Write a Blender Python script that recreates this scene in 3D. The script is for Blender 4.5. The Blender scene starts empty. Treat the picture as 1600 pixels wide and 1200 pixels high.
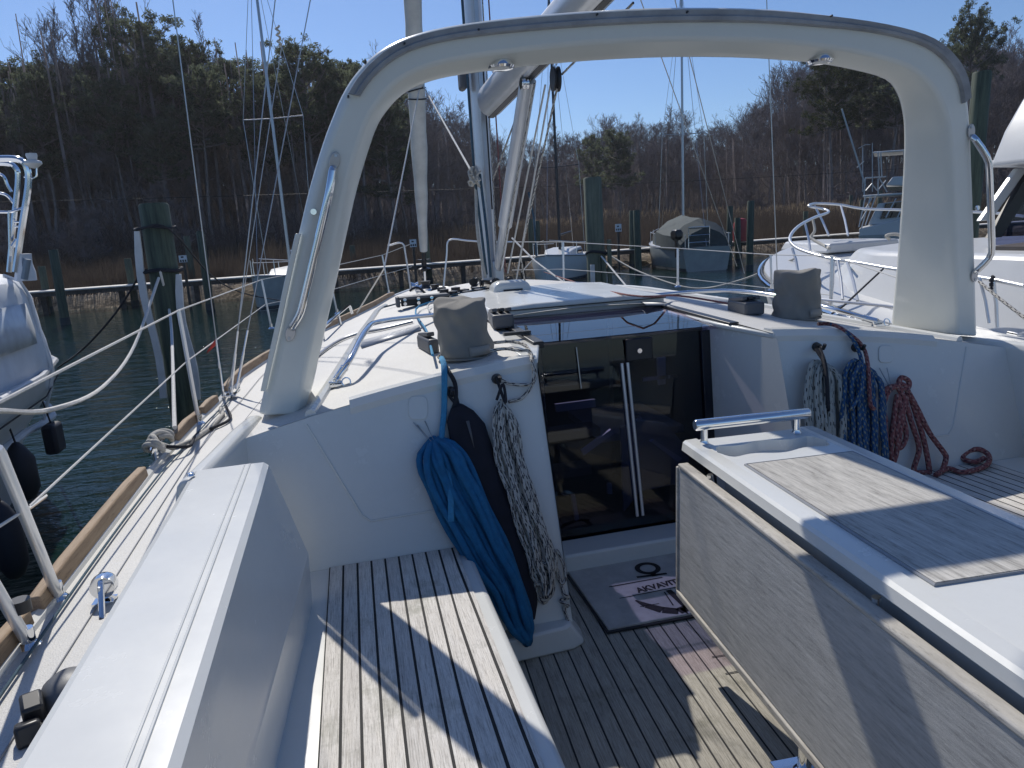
import bpy, bmesh, math, random
from math import sin, cos, pi, radians, sqrt, atan2
from mathutils import Vector, Matrix
S = bpy.context.scene
COL = S.collection
R = random.Random(7)

# ------------------------------------------------------------------ camera
FPX = 1109.0                                   # focal length in pixels of a 1600 px wide frame
EYE = Vector((0, 0, 1.6))
def cam_basis(y, p, r):
    y, p, r = map(radians, (y, p, r))
    f = Vector((sin(y)*cos(p), cos(y)*cos(p), -sin(p)))
    rt = Vector((cos(y), -sin(y), 0)); up = rt.cross(f)
    return rt*cos(r)+up*sin(r), -rt*sin(r)+up*cos(r), f
CR, CU, CF = cam_basis(13.3, 12.3, -3.5)
cd = bpy.data.cameras.new("camera"); cam = bpy.data.objects.new("camera", cd); COL.objects.link(cam)
cam.matrix_world = Matrix(((CR.x, CU.x, -CF.x, EYE.x), (CR.y, CU.y, -CF.y, EYE.y), (CR.z, CU.z, -CF.z, EYE.z), (0, 0, 0, 1)))
cd.sensor_width = 36; cd.lens = 36*FPX/1600; cd.clip_start = 0.05; cd.clip_end = 3000
S.camera = cam
def ray(px, py): return CR*((px-800)/FPX) - CU*((py-600)/FPX) + CF
def atz(px, py, z): d = ray(px, py); return EYE + d*((z-EYE.z)/d.z)
def aty(px, py, y): d = ray(px, py); return EYE + d*(y/d.y)
def atx(px, py, x): d = ray(px, py); return EYE + d*(x/d.x)

# ------------------------------------------------------------------ light
SUN_AZ, SUN_EL = radians(9.5), radians(46)     # azimuth to port of the bow
sd = Vector((-sin(SUN_AZ)*cos(SUN_EL), cos(SUN_AZ)*cos(SUN_EL), sin(SUN_EL)))
sl = bpy.data.lights.new("sun", 'SUN'); sl.energy = 3.9; sl.angle = radians(0.55); sl.color = (1, 0.95, 0.87)
so = bpy.data.objects.new("sun", sl); COL.objects.link(so)
so.rotation_euler = sd.to_track_quat('Z', 'Y').to_euler(); so.location = (0, 0, 30)
W = bpy.data.worlds.new("World"); S.world = W; W.use_nodes = True
nt = W.node_tree; bg = nt.nodes['Background']; sk = nt.nodes.new('ShaderNodeTexSky')
sk.sky_type = 'NISHITA'; sk.sun_disc = False; sk.sun_elevation = SUN_EL; sk.sun_rotation = -SUN_AZ
sk.altitude = 0; sk.air_density = 1.0; sk.dust_density = 0.3; sk.ozone_density = 2.5
tint = nt.nodes.new('ShaderNodeMix'); tint.data_type = 'RGBA'; tint.blend_type = 'MULTIPLY'; tint.inputs[0].default_value = 1
tint.inputs[7].default_value = (0.85, 1.02, 1.30, 1)
nt.links.new(sk.outputs[0], tint.inputs[6]); nt.links.new(tint.outputs[2], bg.inputs[0]); bg.inputs[1].default_value = 0.08
S.render.engine = 'CYCLES'
S.view_settings.view_transform = 'Standard'; S.view_settings.look = 'None'; S.view_settings.exposure = 0; S.view_settings.gamma = 1
S.cycles.max_bounces = 8; S.cycles.diffuse_bounces = 5; S.cycles.transparent_max_bounces = 16; S.cycles.caustics_reflective = False

# ------------------------------------------------------------------ materials
class NT:
    def __init__(s, name):
        s.m = bpy.data.materials.new(name); s.m.use_nodes = True; s.t = s.m.node_tree
        s.b = s.t.nodes['Principled BSDF']; s.out = s.t.nodes['Material Output']
        s.tc = s.t.nodes.new('ShaderNodeTexCoord')
    def n(s, ty, **k):
        o = s.t.nodes.new(ty)
        for a, v in k.items(): setattr(o, a, v)
        return o
    def l(s, a, b): s.t.links.new(a, b)
    def noise(s, scale, detail=4, rough=.6, src=None, vec=None, stretch=None):
        n = s.n('ShaderNodeTexNoise'); n.inputs['Scale'].default_value = scale; n.inputs['Detail'].default_value = detail; n.inputs['Roughness'].default_value = rough
        c = vec or s.tc.outputs[src or 'Object']
        if stretch:
            mp = s.n('ShaderNodeMapping'); mp.inputs['Scale'].default_value = stretch; s.l(c, mp.inputs[0]); c = mp.outputs[0]
        s.l(c, n.inputs['Vector']); return n.outputs['Fac']
    def ramp(s, fac, stops):
        r = s.n('ShaderNodeValToRGB'); e = r.color_ramp.elements
        while len(e) < len(stops): e.new(.5)
        for i, (p, c) in enumerate(stops):
            e[i].position = p; e[i].color = (c[0], c[1], c[2], 1) if hasattr(c, '__len__') else (c, c, c, 1)
        s.l(fac, r.inputs[0]); return r.outputs[0]
    def math(s, op, a, b=None, c=None):
        m = s.n('ShaderNodeMath', operation=op)
        for i, v in enumerate((a, b, c)):
            if v is None: continue
            if hasattr(v, 'is_output'): s.l(v, m.inputs[i])
            else: m.inputs[i].default_value = v
        return m.outputs[0]
    def mix(s, fac, a, b, mode='MIX'):
        m = s.n('ShaderNodeMix', data_type='RGBA', blend_type=mode)
        for sock, v in ((m.inputs[0], fac), (m.inputs[6], a), (m.inputs[7], b)):
            if hasattr(v, 'is_output'): s.l(v, sock)
            elif hasattr(v, '__len__'): sock.default_value = (v[0], v[1], v[2], 1)
            else: sock.default_value = v
        return m.outputs[2]
    def bump(s, h, strength=.3, dist=.01, nrm=None):
        b = s.n('ShaderNodeBump'); b.inputs['Strength'].default_value = strength; b.inputs['Distance'].default_value = dist
        s.l(h, b.inputs['Height'])
        if nrm: s.l(nrm, b.inputs['Normal'])
        return b.outputs[0]
    def set(s, **k):
        for a, v in k.items():
            i = s.b.inputs[a.replace('_', ' ')]
            if hasattr(v, 'is_output'): s.l(v, i)
            elif hasattr(v, '__len__'): i.default_value = (v[0], v[1], v[2], 1)
            else: i.default_value = v
        return s.m
M = {}
def simple(name, col, rough=.5, metal=0, var=.12, scale=6, bump=0, bscale=80, coat=0, spec=.5):
    t = NT(name); f = t.noise(scale, 5)
    c = t.ramp(f, [(.3, [x*(1-var) for x in col]), (.7, [min(1, x*(1+var)) for x in col])])
    k = dict(Base_Color=c, Roughness=rough, Metallic=metal)
    if bump: k['Normal'] = t.bump(t.noise(bscale, 3), bump, .003)
    t.set(**k); t.b.inputs['Coat Weight'].default_value = coat; t.b.inputs['Specular IOR Level'].default_value = spec
    M[name] = t.m; return t.m
def gelcoat(name, col, rough=.22, dirt=.35):
    t = NT(name); f = t.noise(2.2, 6, .65); g = t.noise(28, 5, .7)
    d = t.ramp(t.math('MULTIPLY', f, g), [(.16, 1), (.34, 0)])
    big = t.ramp(t.noise(.9, 3), [(.3, [x*.975 for x in col]), (.7, col)])
    c = t.mix(t.math('MULTIPLY', d, dirt*.16), big, (.42, .40, .35))
    r = t.ramp(t.noise(5, 5, .7), [(.3, rough*.95), (.75, rough*1.35)])
    t.set(Base_Color=c, Roughness=r, Normal=t.bump(t.noise(2.0, 1), .03, .01))
    M[name] = t.m; return t.m
gelcoat('gelcoat', (.685, .69, .66)); gelcoat('arch_white', (.74, .755, .71), .2, .25); gelcoat('boat_white', (.60, .61, .61), .3, .5); simple('rail_steel', (.80, .80, .79), .28, .55, .04)
def nonskid(name, col):
    t = NT(name); f = t.noise(3, 6, .65)
    c = t.ramp(f, [(.3, [x*.9 for x in col]), (.65, col)])
    sp = t.ramp(t.noise(240, 2, .5), [(.35, .86), (.6, 1)])
    c = t.mix(1.0, c, sp, 'MULTIPLY')
    v = t.n('ShaderNodeTexVoronoi'); v.inputs['Scale'].default_value = 220; t.l(t.tc.outputs['Object'], v.inputs['Vector'])
    t.set(Base_Color=c, Roughness=.62, Normal=t.bump(v.outputs['Distance'], .35, .002)); M[name] = t.m
nonskid('nonskid', (.64, .63, .60))
def teak_slats(name, a, b, dark, caulk=.075, cells=1.0):
    t = NT(name); uv = t.tc.outputs['UV']; sx = t.n('ShaderNodeSeparateXYZ'); t.l(uv, sx.inputs[0])
    fl = t.math('FLOOR', sx.outputs[0]); fr = t.math('FRACT', sx.outputs[0])
    wn = t.n('ShaderNodeTexWhiteNoise', noise_dimensions='1D'); t.l(fl, wn.inputs['W'])
    cb = t.n('ShaderNodeCombineXYZ'); t.l(t.math('MULTIPLY', sx.outputs[0], 1.0), cb.inputs[0])
    t.l(t.math('ADD', sx.outputs[1], t.math('MULTIPLY', wn.outputs[0], 13)), cb.inputs[1]); t.l(fl, cb.inputs[2])
    g1 = t.noise(1, 6, .75, vec=cb.outputs[0], stretch=(16, 5, 1)); g2 = t.noise(1, 4, .6, vec=cb.outputs[0], stretch=(2.0, 2.2, 1)); g3 = t.noise(1, 6, .8, vec=cb.outputs[0], stretch=(34, 28, 1))
    col = t.ramp(g1, [(.28, dark), (.48, a), (.72, b)])
    col = t.mix(.40, col, t.ramp(g2, [(.3, (.62, .60, .58)), (.5, (1, 1, 1)), (.75, (1.1, 1.06, 1.0))]), 'MULTIPLY')
    col = t.mix(.7, col, t.ramp(g3, [(.36, .5), (.48, 1)]), 'MULTIPLY')
    col = t.mix(.35, col, t.ramp(wn.outputs[0], [(0, (.72, .70, .68)), (1, (1.12, 1.1, 1.06))]), 'MULTIPLY')
    st = t.ramp(t.noise(4.0, 5, .7), [(.30, (.35, .37, .30)), (.44, (1, 1, 1))])
    col = t.mix(.55, col, st, 'MULTIPLY')
    e = t.math('LESS_THAN', t.math('ABSOLUTE', t.math('SUBTRACT', fr, .5)), .5-caulk)
    col = t.mix(e, (.012, .012, .013), col)
    h = t.math('ADD', t.math('MULTIPLY', e, 1.0), t.math('MULTIPLY', g1, .5))
    t.set(Base_Color=col, Roughness=.78, Normal=t.bump(h, .5, .003)); M[name] = t.m
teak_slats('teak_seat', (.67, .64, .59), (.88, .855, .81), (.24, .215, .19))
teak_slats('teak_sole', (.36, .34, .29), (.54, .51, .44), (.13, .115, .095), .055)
def wood(name, a, b, dark, stretch=(3, 60, 3), rot=0, crack=1):
    t = NT(name); mp = t.n('ShaderNodeMapping'); mp.inputs['Scale'].default_value = stretch; mp.inputs['Rotation'].default_value = (0, 0, rot)
    t.l(t.tc.outputs['Object'], mp.inputs[0]); v = mp.outputs[0]
    g = t.noise(1, 8, .78, vec=v); g2 = t.noise(2.1, 5, .6); g3 = t.noise(3.1, 6, .8, vec=v)
    c = t.ramp(g, [(.3, dark), (.47, a), (.68, b)])
    c = t.mix(.6, c, t.ramp(g2, [(.3, (.80, .79, .78)), (.6, (1.05, 1.03, 1))]), 'MULTIPLY')
    c = t.mix(.75*crack, c, t.ramp(g3, [(.34, .35), (.44, 1)]), 'MULTIPLY')
    t.set(Base_Color=c, Roughness=.75, Normal=t.bump(g, .5, .003)); M[name] = t.m
wood('teak_table', (.45, .435, .40), (.64, .62, .57), (.19, .18, .16), (70, 6, 20), radians(0))
wood('teak_leaf', (.42, .42, .41), (.54, .54, .525), (.25, .25, .245), (18, 9, 85), 0, .55)
wood('teak_rim', (.43, .41, .37), (.58, .555, .505), (.3, .26, .21), (20, 4, 20))
wood('teak_rail', (.30, .215, .14), (.42, .315, .215), (.14, .095, .06), (30, 2.5, 30))
wood('piling_wood', (.05, .072, .052), (.10, .13, .092), (.016, .022, .017), (22, 22, 1.2))
wood('piling_pale', (.10, .12, .09), (.17, .19, .145), (.04, .05, .04), (22, 22, 1.2))
wood('dock_wood', (.62, .60, .56), (.75, .72, .68), (.4, .38, .35), (6, .8, 6))
wood('dock_dark', (.05, .045, .04), (.09, .08, .07), (.02, .018, .016), (6, 1, 6))
simple('chrome', (.80, .81, .82), .09, 1, .03); simple('alu', (.46, .47, .49), .32, .75, .06); simple('steel_wire', (.45, .46, .47), .3, .9, .05)
simple('alu_white', (.66, .67, .68), .3, .35, .06); simple('black_plastic', (.02, .021, .024), .4); simple('grey_plastic', (.10, .105, .115), .5, bump=.1)
simple('rubber_grey', (.30, .315, .34), .42, 0, .25, 9); simple('pale_plastic', (.55, .57, .58), .45)
simple('cover_fabric', (.23, .22, .20), .88, 0, .12, 7, .5, 500); simple('cover_patch', (.28, .265, .24), .8)
simple('sail_cloth', (.62, .61, .57), .75, 0, .14, 5, .2, 60); simple('navy_fabric', (.008, .009, .018), .85, 0, .3, 20, .3, 300)
simple('canvas_white', (.66, .69, .73), .6, 0, .10, 4, .35, 9); simple('clear_vinyl', (.52, .56, .61), .3, 0, .25, 3)
simple('fender_dark', (.015, .018, .03), .6); simple('ink', (.012, .010, .012), .8); simple('mat_fabric', (.47, .455, .43), .95, 0, .14, 14, .6, 700)
simple('hull_blue', (.16, .21, .26), .3, 0, .12, 2); simple('hull_grey', (.30, .33, .33), .35, 0, .15, 2); simple('tarp_green', (.05, .068, .072), .85, 0, .2, 4, .4, 12)
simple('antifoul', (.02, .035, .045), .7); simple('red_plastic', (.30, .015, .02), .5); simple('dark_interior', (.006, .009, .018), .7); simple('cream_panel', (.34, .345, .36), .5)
simple('cushion', (.10, .10, .12), .9); simple('wood_step', (.10, .085, .075), .5); simple('mark_black', (.01, .01, .012), .5); simple('seam_grey', (.30, .31, .33), .8)
simple('sign_white', (.7, .72, .75), .5); simple('red_flag', (.55, .06, .04), .8); simple('outboard', (.012, .013, .015), .35); simple('cable', (.03, .03, .03), .6)
simple('rope_white', (.50, .48, .43), .85, 0, .15, 60, .8, 900); simple('rope_pale', (.66, .65, .62), .85, 0, .1, 60, .8, 900); simple('rope_black', (.02, .022, .03), .85, 0, .2, 60, .8, 900)
simple('rope_blue', (.012, .155, .33), .8, 0, .18, 40, .9, 900); simple('rope_cyan', (.05, .28, .50), .8, 0, .15, 60, .8, 900); simple('rope_teal', (.05, .10, .14), .85, 0, .2, 60, .8, 900)
simple('bark', (.26, .23, .215), .9, 0, .3, 2); simple('bark_pine', (.21, .18, .165), .9, 0, .3, 2); simple('trunk_pale', (.24, .22, .20), .9, 0, .25, 2)
def fleck(name, base, f1, f2, per=.022, thr=.24):
    t = NT(name); sx = t.n('ShaderNodeSeparateXYZ'); t.l(t.tc.outputs['UV'], sx.inputs[0])
    a = t.math('ADD', t.math('MULTIPLY', sx.outputs[1], 1/per), t.math('MULTIPLY', sx.outputs[0], 2.0))
    row = t.math('FLOOR', a)
    f = t.math('LESS_THAN', t.math('FRACT', a), .5); q = t.math('LESS_THAN', t.math('FRACT', t.math('ADD', t.math('MULTIPLY', sx.outputs[0], 3), t.math('MULTIPLY', row, .37))), thr*1.6)
    q2 = t.math('LESS_THAN', t.math('FRACT', t.math('ADD', t.math('MULTIPLY', sx.outputs[0], 3), t.math('MULTIPLY', row, .71))), thr)
    c = t.mix(t.math('MULTIPLY', f, q), base, f1); c = t.mix(t.math('MULTIPLY', t.math('SUBTRACT', 1, f), q2), c, f2)
    h = t.math('SINE', t.math('MULTIPLY', a, 12.0))
    t.set(Base_Color=c, Roughness=.85, Normal=t.bump(h, .35, .0015)); M[name] = t.m
fleck('rope_fleck', (.50, .48, .43), (.02, .02, .03), (.04, .04, .06), .03)
fleck('rope_grey_fleck', (.40, .40, .36), (.015, .015, .02), (.36, .35, .32), .03, .14)
fleck('rope_blue_fleck', (.02, .07, .17), (.25, .27, .20), (.03, .12, .26), .02)
fleck('rope_red_fleck', (.25, .085, .08), (.36, .22, .19), (.07, .02, .03), .02)
def tinted():
    t = NT('tinted_glass'); tr = t.n('ShaderNodeBsdfTransparent'); tr.inputs[0].default_value = (.52, .55, .68, 1)
    gl = t.n('ShaderNodeBsdfGlossy'); gl.inputs['Roughness'].default_value = .03; gl.inputs[0].default_value = (.9, .95, 1, 1)
    fr = t.n('ShaderNodeFresnel'); fr.inputs[0].default_value = 1.5; mx = t.n('ShaderNodeMixShader')
    df = t.n('ShaderNodeBsdfDiffuse'); df.inputs[0].default_value = (.005, .011, .028, 1); m2 = t.n('ShaderNodeMixShader'); m2.inputs[0].default_value = .10
    t.l(tr.outputs[0], m2.inputs[1]); t.l(df.outputs[0], m2.inputs[2])
    gb = t.n('ShaderNodeNewGeometry'); t.l(t.math('MULTIPLY', fr.outputs[0], t.math('SUBTRACT', 1, gb.outputs['Backfacing'])), mx.inputs[0]); t.l(m2.outputs[0], mx.inputs[1]); t.l(gl.outputs[0], mx.inputs[2]); t.l(mx.outputs[0], t.out.inputs[0]); M['tinted_glass'] = t.m
tinted()
def hatchglass():
    t = NT('hatch_glass'); tr = t.n('ShaderNodeBsdfTransparent'); tr.inputs[0].default_value = (.90, .84, .92, 1)
    gl = t.n('ShaderNodeBsdfGlossy'); gl.inputs['Roughness'].default_value = .02; fr = t.n('ShaderNodeFresnel'); fr.inputs[0].default_value = 1.6; mx = t.n('ShaderNodeMixShader')
    gb = t.n('ShaderNodeNewGeometry'); t.l(t.math('MULTIPLY', fr.outputs[0], t.math('SUBTRACT', 1, gb.outputs['Backfacing'])), mx.inputs[0]); t.l(tr.outputs[0], mx.inputs[1]); t.l(gl.outputs[0], mx.inputs[2]); t.l(mx.outputs[0], t.out.inputs[0]); M['hatch_glass'] = t.m
hatchglass()
simple('smoked_acrylic', (.006, .009, .02), .04, 0, .1, 3); simple('window_dark', (.012, .015, .02), .06, 0, .1, 3)
def foliage(name, a, b, tr):
    t = NT(name); c = t.ramp(t.noise(1.1, 3), [(.35, a), (.65, b)]); g = t.n('ShaderNodeNewGeometry')
    d = t.n('ShaderNodeBsdfDiffuse'); t.l(c, d.inputs[0]); x = t.n('ShaderNodeBsdfTranslucent'); t.l(c, x.inputs[0])
    m = t.n('ShaderNodeMixShader'); m.inputs[0].default_value = tr; t.l(d.outputs[0], m.inputs[1]); t.l(x.outputs[0], m.inputs[2]); t.l(m.outputs[0], t.out.inputs[0]); M[name] = t.m
foliage('needles', (.085, .105, .068), (.16, .185, .12), .6); foliage('brush', (.085, .072, .070), (.15, .125, .12), .15); foliage('needles_olive', (.04, .055, .022), (.085, .095, .04), .35)
foliage('reed', (.062, .049, .042), (.125, .100, .078), .25); foliage('reed_head', (.22, .17, .12), (.34, .27, .19), .4); foliage('twig', (.19, .162, .158), (.31, .27, .262), .25)
def ground():
    t = NT('leaf_litter'); c = t.ramp(t.noise(.6, 8, .7), [(.3, (.016, .013, .012)), (.5, (.034, .027, .023)), (.7, (.06, .048, .038))])
    t.set(Base_Color=c, Roughness=.95, Normal=t.bump(t.noise(3, 6), .8, .2)); M['leaf_litter'] = t.m
    t = NT('mud_bank'); c = t.ramp(t.noise(2.4, 8, .75), [(.3, (.06, .045, .032)), (.48, (.20, .155, .105)), (.7, (.42, .34, .24))])
    t.set(Base_Color=c, Roughness=.95, Normal=t.bump(t.noise(5, 6), .9, .1)); M['mud_bank'] = t.m
ground()
def water():
    t = NT('water'); o = t.tc.outputs['Object']
    a = t.noise(1, 3, .55, vec=o, stretch=(1.6, 3.6, 1)); b = t.noise(1, 3, .6, vec=o, stretch=(6.5, 13, 1)); c = t.noise(.35, 2, .5)
    h = t.math('ADD', t.math('MULTIPLY', a, 1.0), t.math('MULTIPLY', b, .26)); h = t.math('ADD', h, t.math('MULTIPLY', c, .4))
    col = t.ramp(t.noise(.4, 3), [(.3, (.004, .016, .014)), (.7, (.006, .024, .021))])
    t.set(Base_Color=col, Roughness=.045, IOR=1.33, Normal=t.bump(h, 1.0, .055)); M['water'] = t.m
water()

# ------------------------------------------------------------------ mesh builder
WL = {}
def wloc(o): return WL.get(o.name, Vector((0, 0, 0))) if o else Vector((0, 0, 0))
def V3(p): return Vector(p)
def cr(pts, k=6, closed=False):
    P = [V3(p) for p in pts]; n = len(P); out = []
    rng = range(n) if closed else range(n-1)
    for i in rng:
        p0 = P[(i-1) % n] if closed or i > 0 else P[0]*2-P[1]; p1 = P[i]; p2 = P[(i+1) % n]
        p3 = P[(i+2) % n] if closed or i+2 < n else P[-1]*2-P[-2]
        for j in range(k):
            t = j/k; out.append(.5*((2*p1)+(p2-p0)*t+(2*p0-5*p1+4*p2-p3)*t*t+(3*p1-p0-3*p2+p3)*t**3))
    if not closed: out.append(P[-1])
    return out
class MB:
    def __init__(s): s.v = []; s.f = []; s.uv = {}
    def add(s, vs, fs, uvs=None):
        o = len(s.v); s.v += [tuple(v) for v in vs]
        for i, f in enumerate(fs):
            if uvs: s.uv[len(s.f)] = uvs[i]
            s.f.append(tuple(o+k for k in f))
        return s
    def quad(s, a, b, c, d, uv=None): return s.add([a, b, c, d], [(0, 1, 2, 3)], [uv] if uv else None)
    def box(s, c, size, rz=0, rx=0, ry=0):
        m = Matrix.Rotation(rz, 3, 'Z') @ Matrix.Rotation(ry, 3, 'Y') @ Matrix.Rotation(rx, 3, 'X'); c = V3(c)
        vs = [c+m @ Vector((x*size[0]/2, y*size[1]/2, z*size[2]/2)) for z in (-1, 1) for x, y in ((-1, -1), (1, -1), (1, 1), (-1, 1))]
        return s.add(vs, [(3, 2, 1, 0), (4, 5, 6, 7), (0, 1, 5, 4), (1, 2, 6, 5), (2, 3, 7, 6), (3, 0, 4, 7)])
    def loft(s, rings, closed=True, caps=True):
        n = len(rings[0]); vs = [p for r in rings for p in r]; fs = []
        for i in range(len(rings)-1):
            for j in range(n if closed else n-1):
                k = (j+1) % n; fs.append((i*n+j, i*n+k, (i+1)*n+k, (i+1)*n+j))
        if caps and closed: fs.append(tuple(range(n))[::-1]); fs.append(tuple((len(rings)-1)*n+j for j in range(n)))
        return s.add(vs, fs)
    def prism(s, poly, off):
        off = V3(off); return s.loft([[V3(p) for p in poly], [V3(p)+off for p in poly]])
    def tube(s, pts, r, n=8, closed=False, caps=True, flat=1):
        P = [V3(p) for p in pts]; m = len(P); rr = r if hasattr(r, '__len__') else [r]*m
        T = [((P[(i+1) % m] if closed or i < m-1 else P[i]) - (P[i-1] if closed or i > 0 else P[i])) for i in range(m)]
        T = [t.normalized() if t.length > 1e-9 else Vector((0, 0, 1)) for t in T]
        N = T[0].orthogonal().normalized(); rings = []; vs = []; L = 0; vv = []
        for i in range(m):
            if i: N = (N-T[i]*N.dot(T[i])); N = N.normalized() if N.length > 1e-6 else T[i].orthogonal().normalized(); L += (P[i]-P[i-1]).length
            B = T[i].cross(N); vv.append(L)
            vs += [P[i]+(N*cos(2*pi*j/n)+B*sin(2*pi*j/n)*flat)*rr[i] for j in range(n)]
        fs = []; us = []
        for i in range(m if closed else m-1):
            k = (i+1) % m; v0 = vv[i]; v1 = vv[k] if k else L+(P[0]-P[-1]).length
            for j in range(n):
                q = (j+1) % n; fs.append((i*n+j, i*n+q, k*n+q, k*n+j)); us.append(((j/n, v0), ((j+1)/n, v0), ((j+1)/n, v1), (j/n, v1)))
        if caps and not closed:
            fs.append(tuple(range(n))[::-1]); us.append(tuple((0, 0) for _ in range(n))); fs.append(tuple((m-1)*n+j for j in range(n))); us.append(tuple((0, 0) for _ in range(n)))
        return s.add(vs, fs, us)
    def cyl(s, a, b, r, n=16, r2=None): return s.tube([a, b], [r, r if r2 is None else r2], n)
    def lathe(s, c, prof, n=20, axis='Z', sx=1, sy=1):
        c = V3(c); rings = []
        for r, z in prof:
            rings.append([c+Vector({'Z': (r*cos(2*pi*j/n)*sx, r*sin(2*pi*j/n)*sy, z), 'Y': (r*cos(2*pi*j/n)*sx, z, r*sin(2*pi*j/n)*sy), 'X': (z, r*cos(2*pi*j/n)*sx, r*sin(2*pi*j/n)*sy)}[axis]) for j in range(n)])
        return s.loft(rings)
    def grid(s, fn, nu, nv, uvf=None):
        vs = [fn(i/nu, j/nv) for i in range(nu+1) for j in range(nv+1)]; fs = []; us = []
        for i in range(nu):
            for j in range(nv):
                q = [(i, j), (i+1, j), (i+1, j+1), (i, j+1)]; fs.append(tuple(a*(nv+1)+b for a, b in q)); us.append(tuple((uvf(a/nu, b/nv) if uvf else (a/nu, b/nv)) for a, b in q))
        return s.add(vs, fs, us)
    def build(s, name, mat, parent=None, bevel=0, seg=2, smooth=35, sub=0, label=None, recalc=True, solid=0):
        me = bpy.data.meshes.new(name); o0 = wloc(parent)
        me.from_pydata([(v[0]-o0.x, v[1]-o0.y, v[2]-o0.z) for v in s.v], [], s.f)
        if s.uv:
            u = me.uv_layers.new(name='UVMap'); li = 0
            for fi, f in enumerate(s.f):
                w = s.uv.get(fi)
                for k in range(len(f)):
                    if w: u.data[li].uv = w[k]
                    li += 1
        me.validate()
        if recalc:
            b = bmesh.new(); b.from_mesh(me); bmesh.ops.recalc_face_normals(b, faces=b.faces); b.to_mesh(me); b.free()
        if smooth:
            me.shade_smooth(); me.set_sharp_from_angle(angle=radians(smooth))
        me.materials.append(M[mat]); o = bpy.data.objects.new(name, me); COL.objects.link(o)
        if parent: o.parent = parent; WL[o.name] = o0
        if solid: md = o.modifiers.new('solid', 'SOLIDIFY'); md.thickness = solid; md.offset = 0
        if bevel:
            md = o.modifiers.new('bevel', 'BEVEL'); md.width = bevel; md.segments = seg; md.limit_method = 'ANGLE'; md.angle_limit = radians(32); md.harden_normals = False
        if sub: md = o.modifiers.new('sub', 'SUBSURF'); md.levels = sub; md.render_levels = sub
        if label: o['label'] = label
        return o
def thing(name, loc, label, cat, group=None):
    o = bpy.data.objects.new(name, None); COL.objects.link(o); o.location = loc; o.empty_display_size = .2; WL[o.name] = V3(loc)
    return tag(o, label, cat, group)
def tag(o, label, cat, group=None):
    o['label'] = label; o['category'] = cat
    if group: o['group'] = group
    return o
def kind(o, k='structure'): o['kind'] = k; return o
# ================================================================== setting: water, shore
XC = 1.34
def mx(x): return 2*XC-x
WZ = -.75
mb = MB(); mb.quad((-590, -590, WZ), (590, -590, WZ), (590, 36, WZ), (-590, 36, WZ)); kind(mb.build('water', 'water', smooth=0))
def dens(px): return 58 if px < 560 else (58+(px-560)/200*38 if px < 760 else (96 if px < 1120 else (96-(px-1120)/160*26 if px < 1280 else 70)))
def DN(x, y): a = math.atan2(x, max(y, 1))-radians(13.3); return dens(800+FPX*math.tan(max(-1.2, min(1.2, a))))
def bank_h(x, y):
    d = y-34.4-.5*sin(x*.31)-.3*sin(x*.83+1)
    h = -1.4+1.15*min(1, max(0, d/1.6))+.28*min(1, max(0, (d-1.6)/6))
    up = max(0, y-DN(x, y)-20-3*sin(x*.05+1))
    h += 12.0*(1-math.exp(-up*.05))+.35*sin(x*.21)*sin(y*.17)*min(1, up/8)
    return h
ys = [33, 33.6, 34.2, 34.6, 35, 35.4, 35.8, 36.4, 37, 38, 40, 43, 47, 52, 58, 64, 70, 78, 86, 96, 110, 130, 180, 300, 590]
def gfn(u, v): i = round(u*(len(ys)-1)); x = (v-.5)*2; x = x*90+math.copysign(abs(x)**5*500, x); return (x, ys[i], bank_h(x, ys[i])+.10*(R.random()-.5)*(ys[i] < 40))
mb = MB(); mb.grid(gfn, len(ys)-1, 240); kind(mb.build('ground', 'leaf_litter', smooth=60))
def bfn(u, v):
    x = (v-.5)*170; y = 33.4+u*5; return (x, y, bank_h(x, y)+.03+.10*R.random()+.12*max(0, sin(x*2.1+y*3))*R.random()*(u < .6))
mb = MB(); mb.grid(bfn, 16, 500); kind(mb.build('mud_bank', 'mud_bank', smooth=25))

# ================================================================== own yacht: hull and deck
Y = thing('sailing_yacht', (XC, 0, 0), 'white sailing yacht with cockpit, arch and teak seats that the photo is taken from', 'sailboat')
def He(y):
    T = [(-4, 2.15), (-1, 2.26), (1, 2.32), (3.6, 2.325), (4.5, 2.28), (5.8, 2.16), (6.3, 2.05), (7.2, 1.78), (8.3, 1.32), (9.4, .90), (10.3, .62), (11, .28), (11.3, .04)]
    for (a, b), (c, d) in zip(T, T[1:]):
        if y <= c: t = (y-a)/(c-a); return b+(d-b)*t
    return .02
def Dz(y): return .55+.22*max(0, (y-5)/6)**1.0 if y > 5 else .55
def ZC(y):
    T = [(2, 1.09), (2.7, 1.10), (4, 1.155), (5.4, 1.19), (6.2, 1.17), (7.0, 1.07), (7.6, .92), (8.1, .76)]
    for (a, b), (c, d) in zip(T, T[1:]):
        if y <= c: t = (y-a)/(c-a); return b+(d-b)*t
    return .7
def HW(y):
    T = [(2, 1.76), (2.7, 1.75), (4.4, 1.50), (5.4, 1.33), (6, 1.17), (7.1, .74), (7.7, .45), (8.1, .2)]
    for (a, b), (c, d) in zip(T, T[1:]):
        if y <= c: t = (y-a)/(c-a); return b+(d-b)*t
    return .2
def ROOF(x, y): u = (x-XC)/HW(y); return ZC(y)-.2*min(1, abs(u))**2*min(1, (ZC(y)-Dz(y))/.3)
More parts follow.
